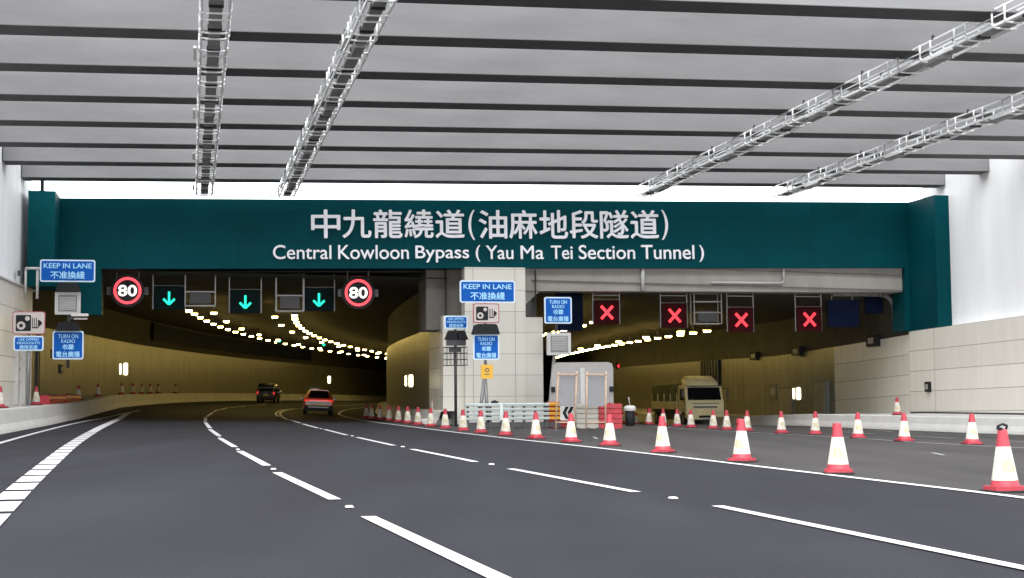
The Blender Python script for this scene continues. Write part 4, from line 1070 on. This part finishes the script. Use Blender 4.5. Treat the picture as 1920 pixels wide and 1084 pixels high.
for i, px in enumerate((6, 73, 151, 187, 231, 252, 268, 284, 299, 331)):
    Y = on_walk(px, .85); x = (px - 960) / F * Y
    place_cone((xBL(Y) - .95, Y, hL(xBL(Y), Y)), ORD[i] + ' cone from the left picture edge on the left barrier top', 'cones on the left barrier top')
# inner-wall posts in the left bore
for i, px in enumerate((749, 757, 776, 804, 809)):
    Y = 74 - (px - 749) * .03; x = (px - 960) / F * Y
    t = thing('marker_post', ORD[i] + ' thin white post from the left beside the inner tunnel wall', 'marker', (xBI(Y) + .3 + i * .05, Y + (4 - i) * 3.4, gz(xBI(Y), Y) + .62), 0, 'white posts beside the inner tunnel wall')
    mb = MB(); mb.lathe([(.10, 0), (.10, .03), (.045, .05), (.04, .50), (.02, .52)], n=10); mb.build('post', M_conewhite, t)
    mb = MB(); mb.lathe([(.043, .40), (.043, .46)], n=10); mb.build('band', M_conered, t)
place_cone((xB(67) + 1.4, 67, hR(xB(67), 67)), 'lone cone on top of the low barrier by the right wall', 'cones on the right barrier top')
# red barrier lying on the left barrier top
Y0, Y1 = 61.5, 71
for k, (a, c) in enumerate(((on_walk(84, .95), (on_walk(84, .95) + on_walk(146, .95)) / 2 - .1), ((on_walk(84, .95) + on_walk(146, .95)) / 2 + .1, on_walk(146, .95)))):
    t = thing('water_barrier', ('nearer' if k == 0 else 'farther') + ' red plastic barrier laid on the left barrier top', 'water barrier', (xBL(a) - .95, a, hL(xBL(a), a)), math.atan2(xBL(a) - xBL(c), c - a))
    mb = MB(); L = c - a; ring = [(-.25, 0), (-.25, .12), (-.20, .16), (-.20, .22), (-.22, .25), (-.20, .36), (-.12, .42), (.12, .42), (.20, .36), (.22, .25), (.20, .22), (.20, .16), (.25, .12), (.25, 0)]
    mb.prism(ring[::-1], 0, L); mb.build('shell', M_redplastic, t)
    mb = MB(); mb.box((-.02, L * .5, .435), (.16, L * .35, .05)); mb.build('strap', M_black, t)
    for q in (.2, .8):
        mb = MB(); mb.box((-.215, L * q, .21), (.03, .16, .30)); mb.build('rib', M_redplastic, t)

# ------------------------------------------------------------------ equipment on the walls
def on_wallR(px):
    lo, hi = 30, 140; s_ = (px - 960) / F
    for _ in range(50):
        m = (lo + hi) / 2
        if s_ * m < xR(m): lo = m
        else: hi = m
    return lo
def on_wallL(px):
    lo, hi = 30, 140; s_ = (px - 960) / F
    for _ in range(50):
        m = (lo + hi) / 2
        if s_ * m > xLw(m): lo = m
        else: hi = m
    return lo
def wall_item(name, label, cat, px0, px1, py0, py1, m, depth=.15, side='R', detail=None, group=None, dz=0):
    f = on_wallR if side == 'R' else on_wallL
    Ya, Yb = f(px0), f(px1); Y = (Ya + Yb) / 2; x = (xR if side == 'R' else xLw)(Y); sc = Y / F
    c = at((px0 + px1) / 2, (py0 + py1) / 2, Y); rz = (-(math.pi / 2) + .17) if side == 'R' else (math.pi / 2 + .16)
    nx = -1 if side == 'R' else 1
    t = thing(name, label, cat, (x + nx * .01, Y, c.z), rz, group)
    w_, h_ = abs(Ya - Yb) * 1.01, (py1 - py0) * sc + dz
    mb = MB(); mb.bbox((0, -depth / 2 + .02, -dz / 2), (w_, depth, h_), .02); mb.build('body', m, t)
    if detail: detail(t, w_, h_, depth, -dz / 2)
    return t
def box_detail(t, w_, h_, d, z):
    mb = MB(); mb.box((0, -d + .015, z), (w_ * .55, .02, h_ * .5)); mb.build('face_plate', M_midgrey, t)
def door_detail(t, w_, h_, d, z):
    mb = MB(); mb.bbox((0, -d + .01, z - .02), (w_ * .86, .03, h_ * .94), .01); mb.build('door_leaf', M_doorlight, t)
    mb = MB(); mb.box((w_ * .34, -d - .03, z - .1), (.12, .05, .04)); mb.build('handle', M_steel, t)
wall_item('wall_cabinet', 'black cabinet high on the right wall near the portal', 'cabinet', 1632, 1650, 628, 650, M_black, .3, 'R', box_detail)
wall_item('wall_cabinet', 'black cabinet on the right bore wall, middle of three', 'cabinet', 1491, 1505, 650, 667, M_black, .3, 'R', box_detail)
wall_item('wall_cabinet', 'small black cabinet deepest on the right bore wall', 'cabinet', 1411, 1422, 660, 675, M_black, .25, 'R', box_detail)
wall_item('call_box', 'slim black call box low on the cream right wall', 'box', 1735, 1743, 716, 735, M_black, .15, 'R', box_detail)
wall_item('wall_panel', 'grey flat panel on the right bore wall left of the doors', 'panel', 1442, 1454, 720, 748, M_door, .08, 'R', box_detail)
wall_item('niche_door', 'grey niche door left of the glowing lamp in the right bore', 'door', 1459, 1486, 727, 775, M_door, .12, 'R', door_detail, dz=.35)
wall_item('niche_door', 'tall grey niche door right of the glowing lamp in the right bore', 'door', 1529, 1552, 714, 776, M_door, .25, 'R', door_detail, dz=.3)
def louvre_detail(t, w_, h_, d, z):
    for k in range(7):
        mb = MB(); mb.box((-w_ / 2 + w_ * (k + .5) / 7, -d, z), (w_ / 18, .10, h_)); mb.build('louvre', M_frame, t)
wall_item('louvre_bank', 'bank of dark vertical louvres on the right bore wall above the truck', 'louvres', 1318, 1350, 676, 722, M_navy, .2, 'R', louvre_detail)
wall_item('wall_box', 'slim black box low on the left wall right of the camera sign post', 'box', 109, 114, 684, 700, M_black, .12, 'L', box_detail)
wall_item('wall_box', 'black box on the left wall beside the radio sign', 'box', 94.5, 98, 655, 672, M_black, .25, 'L', box_detail)
wall_item('wall_box', 'tiny dark box high on the left white wall', 'box', 30, 33, 508, 517, M_frame, .12, 'L', box_detail)
for k, q in enumerate((30, 43)):
    Y = on_wallL(q); t = thing('cable_trunking', ('left' if k == 0 else 'right') + ' upright pale cable trunking on the left wall by the camera sign', 'trunking', (xLw(Y), Y, 1.0), math.pi / 2 + .16)
    mb = MB(); mb.box((0, -.06, 1.35), (.42, .14, 2.7)); mb.build('cover', M_clad if False else M_lightgrey, t); mb = MB(); mb.box((0, -.14, 1.5), (.05, .03, .10)); mb.build('lock', M_frame, t)
c = at(1914, 569, 60); t = thing('wall_camera', 'small dark camera on a bracket at the right picture edge', 'camera', (xR(60) + .85, 60, c.z), 0)
mb = MB(); mb.pipe([(.05, 0, -.12), (-.25, 0, -.12), (-.35, -.02, .0)], .03); mb.build('bracket', M_steel, t)
mb = MB(); mb.box((-.40, -.12, .05), (.14, .36, .14), 0, (.12, 0, -.4)); mb.build('body', M_frame, t)

# ------------------------------------------------------------------ vehicles
def ring_car(y, w_, zb, zs_, zr, wr):
    """half-profile mirrored: sill, flank, belt, pillar, roof"""
    h = [(w_ * .86, zb), (w_ * .97, zb + .10), (w_, zb + (zs_ - zb) * .5), (w_ * .985, zs_), (wr + (w_ * .97 - wr) * .12, zs_ + (zr - zs_) * .86), (wr * .93, zr - .015), (wr * .55, zr + .015)]
    return [(x, y, z) for x, z in h] + [(-x, y, z) for x, z in h[::-1]]
def wheels(t, pos, r, wd, m_rim):
    for x, y in pos:
        mb = MB(); mb.tube((x - wd / 2, y, r), (x + wd / 2, y, r), r, 0, 20); wh = mb.build('wheel', M_rubber, t)
        s_ = 1 if x > 0 else -1
        q = MB(); q.tube((x + s_ * wd * .46, y, r), (x + s_ * (wd / 2 + .01), y, r), r * .62, 0, 16); q.build('rim', m_rim, wh)
# orange car seen from behind
pc = ground(596, 774.5)
t = thing('orange_car', 'orange crossover car driving away into the left bore', 'car', (pc.x, 91, gz(pc.x / pc.y * 91, 91)), 0)
t.location.x = (596 - 960) / F * 91; t.location.z = gz(t.location.x, 91); t.rotation_euler = (0, -.042 * 0 + .04, .155)
st = [(-.02, .78, .42, .86, .90, .70), (.06, .90, .34, .98, 1.03, .76), (.30, .925, .30, 1.02, 1.30, .66), (.62, .93, .28, 1.02, 1.50, .62), (1.3, .93, .27, 1.0, 1.58, .62), (2.1, .93, .27, .98, 1.57, .61), (2.7, .93, .27, .97, 1.40, .62), (3.2, .925, .27, .96, 1.08, .72), (3.9, .91, .28, .90, .94, .72), (4.25, .84, .34, .80, .84, .66), (4.38, .70, .42, .66, .70, .55)]
mb = MB(); mb.loft([ring_car(*s_) for s_ in st], 0); mb.build('body', M_orange, t)
mb = MB(); mb.quad([(-.66, .03, 1.07), (.66, .03, 1.07), (.60, .22, 1.29), (-.60, .22, 1.29)]); mb.quad([(-.60, .22, 1.29), (.60, .22, 1.29), (.50, .54, 1.50), (-.50, .54, 1.50)]); mb.build('rear_window', M_glass, t)
for sx in (-1, 1):
    mb = MB(); q = [(sx * .905, .55, 1.06), (sx * .905, 2.9, 1.03), (sx * .70, 2.4, 1.46), (sx * .70, .85, 1.46)]; mb.quad(q if sx > 0 else q[::-1]); mb.build('side_window', M_glass, t)
    mb = MB(); mb.box((sx * 1.02, 2.65, 1.03), (.20, .12, .15)); mb.box((sx * .93, 2.68, .98), (.12, .06, .05)); mb.build('wing_mirror', M_blackpaint, t, bevel=.03)
    mb = MB(); mb.box((sx * .72, -.03, .90), (.34, .10, .09), 0, (0, 0, -sx * .2)); mb.build('tail_light', M_tail, t, bevel=.02)
mb = MB(); mb.bbox((0, -.04, .76), (1.62, .12, .16), .05); mb.build('tailgate_trim', M_silver, t)
mb = MB(); mb.bbox((0, -.035, .925), (1.2, .05, .05), .02); mb.build('tail_light_bar', M_tail, t)
mb = MB(); mb.bbox((0, -.05, .44), (1.74, .24, .34), .08); mb.build('bumper', M_black, t)
mb = MB(); mb.bbox((0, -.18, .50), (1.25, .03, .07), .03); mb.build('bumper_insert', M_silver, t)
mb = MB(); mb.box((0, -.115, .66), (.52, .03, .13)); mb.build('number_plate', M_plate, t)
mb = MB(); mb.bbox((0, .52, 1.545), (1.10, .30, .05), .02); mb.build('roof_spoiler', M_orange, t)
mb = MB(); mb.box((-.28, .9, 1.64), (.62, .30, .09)); mb.build('roof_highlight', M_whiteplastic, t, bevel=.03)  # pale block standing in for the bright highlight on the roof
wheels(t, ((-.80, .80), (.80, .80), (-.80, 3.45), (.80, 3.45)), .35, .23, M_silver)
# black people carrier
Yv = 145.0; xv = (497 - 960) / F * Yv
t = thing('black_van', 'boxy black people carrier ahead of the orange car', 'van', (xv, Yv, gz(xv, Yv) + .0), 0.0)
t.rotation_euler = (0, .045, 0.03)
st = [(0, .84, .36, 1.0, 1.55, .74), (.06, .91, .30, 1.1, 1.80, .78), (.30, .93, .28, 1.1, 1.92, .76), (1.5, .93, .27, 1.1, 1.95, .77), (3.0, .93, .27, 1.08, 1.93, .76), (3.6, .93, .27, 1.06, 1.75, .74), (4.2, .92, .28, 1.02, 1.22, .76), (4.8, .86, .32, .9, .95, .70), (4.95, .75, .4, .7, .75, .6)]
mb = MB(); mb.loft([ring_car(*s_) for s_ in st], 0); mb.build('body', M_blackpaint, t)
mb = MB(); mb.quad([(-.70, -.022, 1.14), (.70, -.022, 1.14), (.64, .02, 1.74), (-.64, .02, 1.74)]); mb.build('rear_window', M_glass, t)
for sx in (-1, 1):
    mb = MB(); q = [(sx * .925, .4, 1.16), (sx * .925, 3.6, 1.12), (sx * .82, 3.2, 1.72), (sx * .82, .5, 1.74)]; mb.quad(q if sx > 0 else q[::-1]); mb.build('side_window', M_glass, t)
    mb = MB(); mb.box((sx * 1.03, 3.4, 1.15), (.22, .14, .20)); mb.box((sx * .95, 3.42, 1.08), (.12, .06, .05)); mb.build('wing_mirror', M_blackpaint, t, bevel=.03)
    mb = MB(); mb.box((sx * .80, .0, 1.0), (.16, .08, .26)); mb.build('tail_light', M_tail, t, bevel=.02)
mb = MB(); mb.box((0, -.03, .80), (.46, .03, .12)); mb.build('number_plate', M_plate, t)
mb = MB(); mb.bbox((0, -.04, .42), (1.74, .16, .26), .06); mb.build('bumper', M_black, t)
wheels(t, ((-.80, .9), (.80, .9), (-.80, 3.9), (.80, 3.9)), .34, .23, M_silver)
# truck facing the camera
Yt = 91.0; xt = (1319 - 960) / F * Yt
t = thing('parked_truck', 'cream flatbed truck with olive tarpaulin facing out of the right bore', 'truck', (xt, Yt, gz(xt, Yt)), .17)
def P3(*a): return Vector(a)
mb = MB()
prof = [(0.0, .55), (-.02, 1.0), (.02, 1.55), (.06, 1.62), (.34, 2.42), (.50, 2.52), (1.75, 2.55), (1.80, 2.3), (1.80, .75), (1.35, .72), (1.25, .98), (1.0, 1.10), (.70, 1.08), (.45, .92), (.38, .55)]
mb.prismx(prof, -1.20, 1.20); mb.build('cab', M_truck, t, bevel=.05)
mb = MB(); mb.quad([(-1.06, .035, 1.64), (1.06, .035, 1.64), (1.02, .30, 2.40), (-1.02, .30, 2.40)]); mb.build('windscreen', M_glass, t)
for sx in (-1, 1):
    mb = MB(); q = [(sx * 1.206, .30, 1.62), (sx * 1.206, 1.35, 1.62), (sx * 1.206, 1.35, 2.34), (sx * 1.206, .58, 2.34)]; mb.quad(q if sx > 0 else q[::-1]); mb.build('door_window', M_glass, t)
    mb = MB(); mb.pipe([(sx * 1.15, .2, 2.35), (sx * 1.42, -.05, 2.30), (sx * 1.42, -.05, 1.55), (sx * 1.2, .15, 1.5)], .02); mb.box((sx * 1.43, -.08, 2.02), (.16, .08, .42)); mb.build('wing_mirror', M_blackpaint, t)
    mb = MB(); mb.bbox((sx * .92, -.08, .80), (.36, .12, .20), .05); mb.build('headlight', M_headlight, t)
    mb = MB(); mb.box((sx * 1.16, .10, 1.2), (.10, .20, .9)); mb.build('corner_panel', M_truck, t, bevel=.03)
mb = MB(); mb.loft([[(-1.0 * a, y, 2.52), (-1.02 * a, y, 2.52 + h * .6), (-.75 * a, y, 2.52 + h), (.75 * a, y, 2.52 + h), (1.02 * a, y, 2.52 + h * .6), (1.0 * a, y, 2.52)] for y, h, a in ((.40, .08, .95), (.62, .38, 1), (1.0, .58, 1.02), (1.6, .62, 1.02))], 0); mb.build('wind_deflector', M_truck, t)
mb = MB(); mb.box((0, .30, 2.50), (2.2, .34, .05)); mb.build('sun_visor', M_frame, t)
mb = MB(); mb.bbox((0, -.06, 1.20), (1.5, .06, .12), .03); mb.bbox((0, -.06, 1.42), (1.7, .05, .05), .02); mb.build('grille', M_grille, t)
mb = MB(); mb.bbox((0, -.06, .62), (2.36, .24, .36), .06); mb.build('bumper', M_truck, t)
mb = MB(); mb.box((0, -.185, .62), (.9, .02, .14)); mb.build('bumper_slot', M_black, t)
mb = MB(); mb.box((0, -.195, .50), (.50, .02, .12)); mb.build('number_plate', M_white, t)
for sx in (-1, 1):
    mb = MB(); mb.tube((sx * .12 - .45 * sx * -1, .02, 1.62), (sx * .55 - .3, -.0, 1.80), .012); mb.build('wiper', M_black, t)
mb = MB(); mb.box((0, 5.0, .95), (2.3, 6.3, .16)); mb.box((0, 4.9, .75), (.9, 6.4, .28)); mb.build('chassis', M_frame, t)
mb = MB(); mb.loft([[(-1.18, y, 1.03), (-1.19, y, 2.5), (-1.05, y, 2.68 + e), (0, y, 2.74 + e), (1.05, y, 2.68 + e), (1.19, y, 2.5), (1.18, y, 1.03)] for y, e in ((1.95, 0), (2.8, -.03), (3.7, .02), (4.6, -.03), (5.5, .02), (6.6, -.02), (8.0, 0))], 0); mb.build('tarpaulin', M_tarp, t)
for sx in (-1, 1):
    mb = MB()
    for y in (2.0, 3.5, 5.0, 6.5, 8.0): mb.box((sx * 1.20, y, 1.55), (.05, .08, 1.0))
    mb.box((sx * 1.20, 5, 1.30), (.04, 6.1, .5)); mb.build('side_board', M_truck, t)
    mb = MB(); mb.box((sx * 1.12, 4.6, .62), (.06, 3.0, .42)); mb.build('side_guard', M_frame, t)
wheels(t, ((-1.0, .86), (1.0, .86), (-.98, 6.0), (.98, 6.0), (-.98, 7.2), (.98, 7.2)), .46, .32, M_steel)
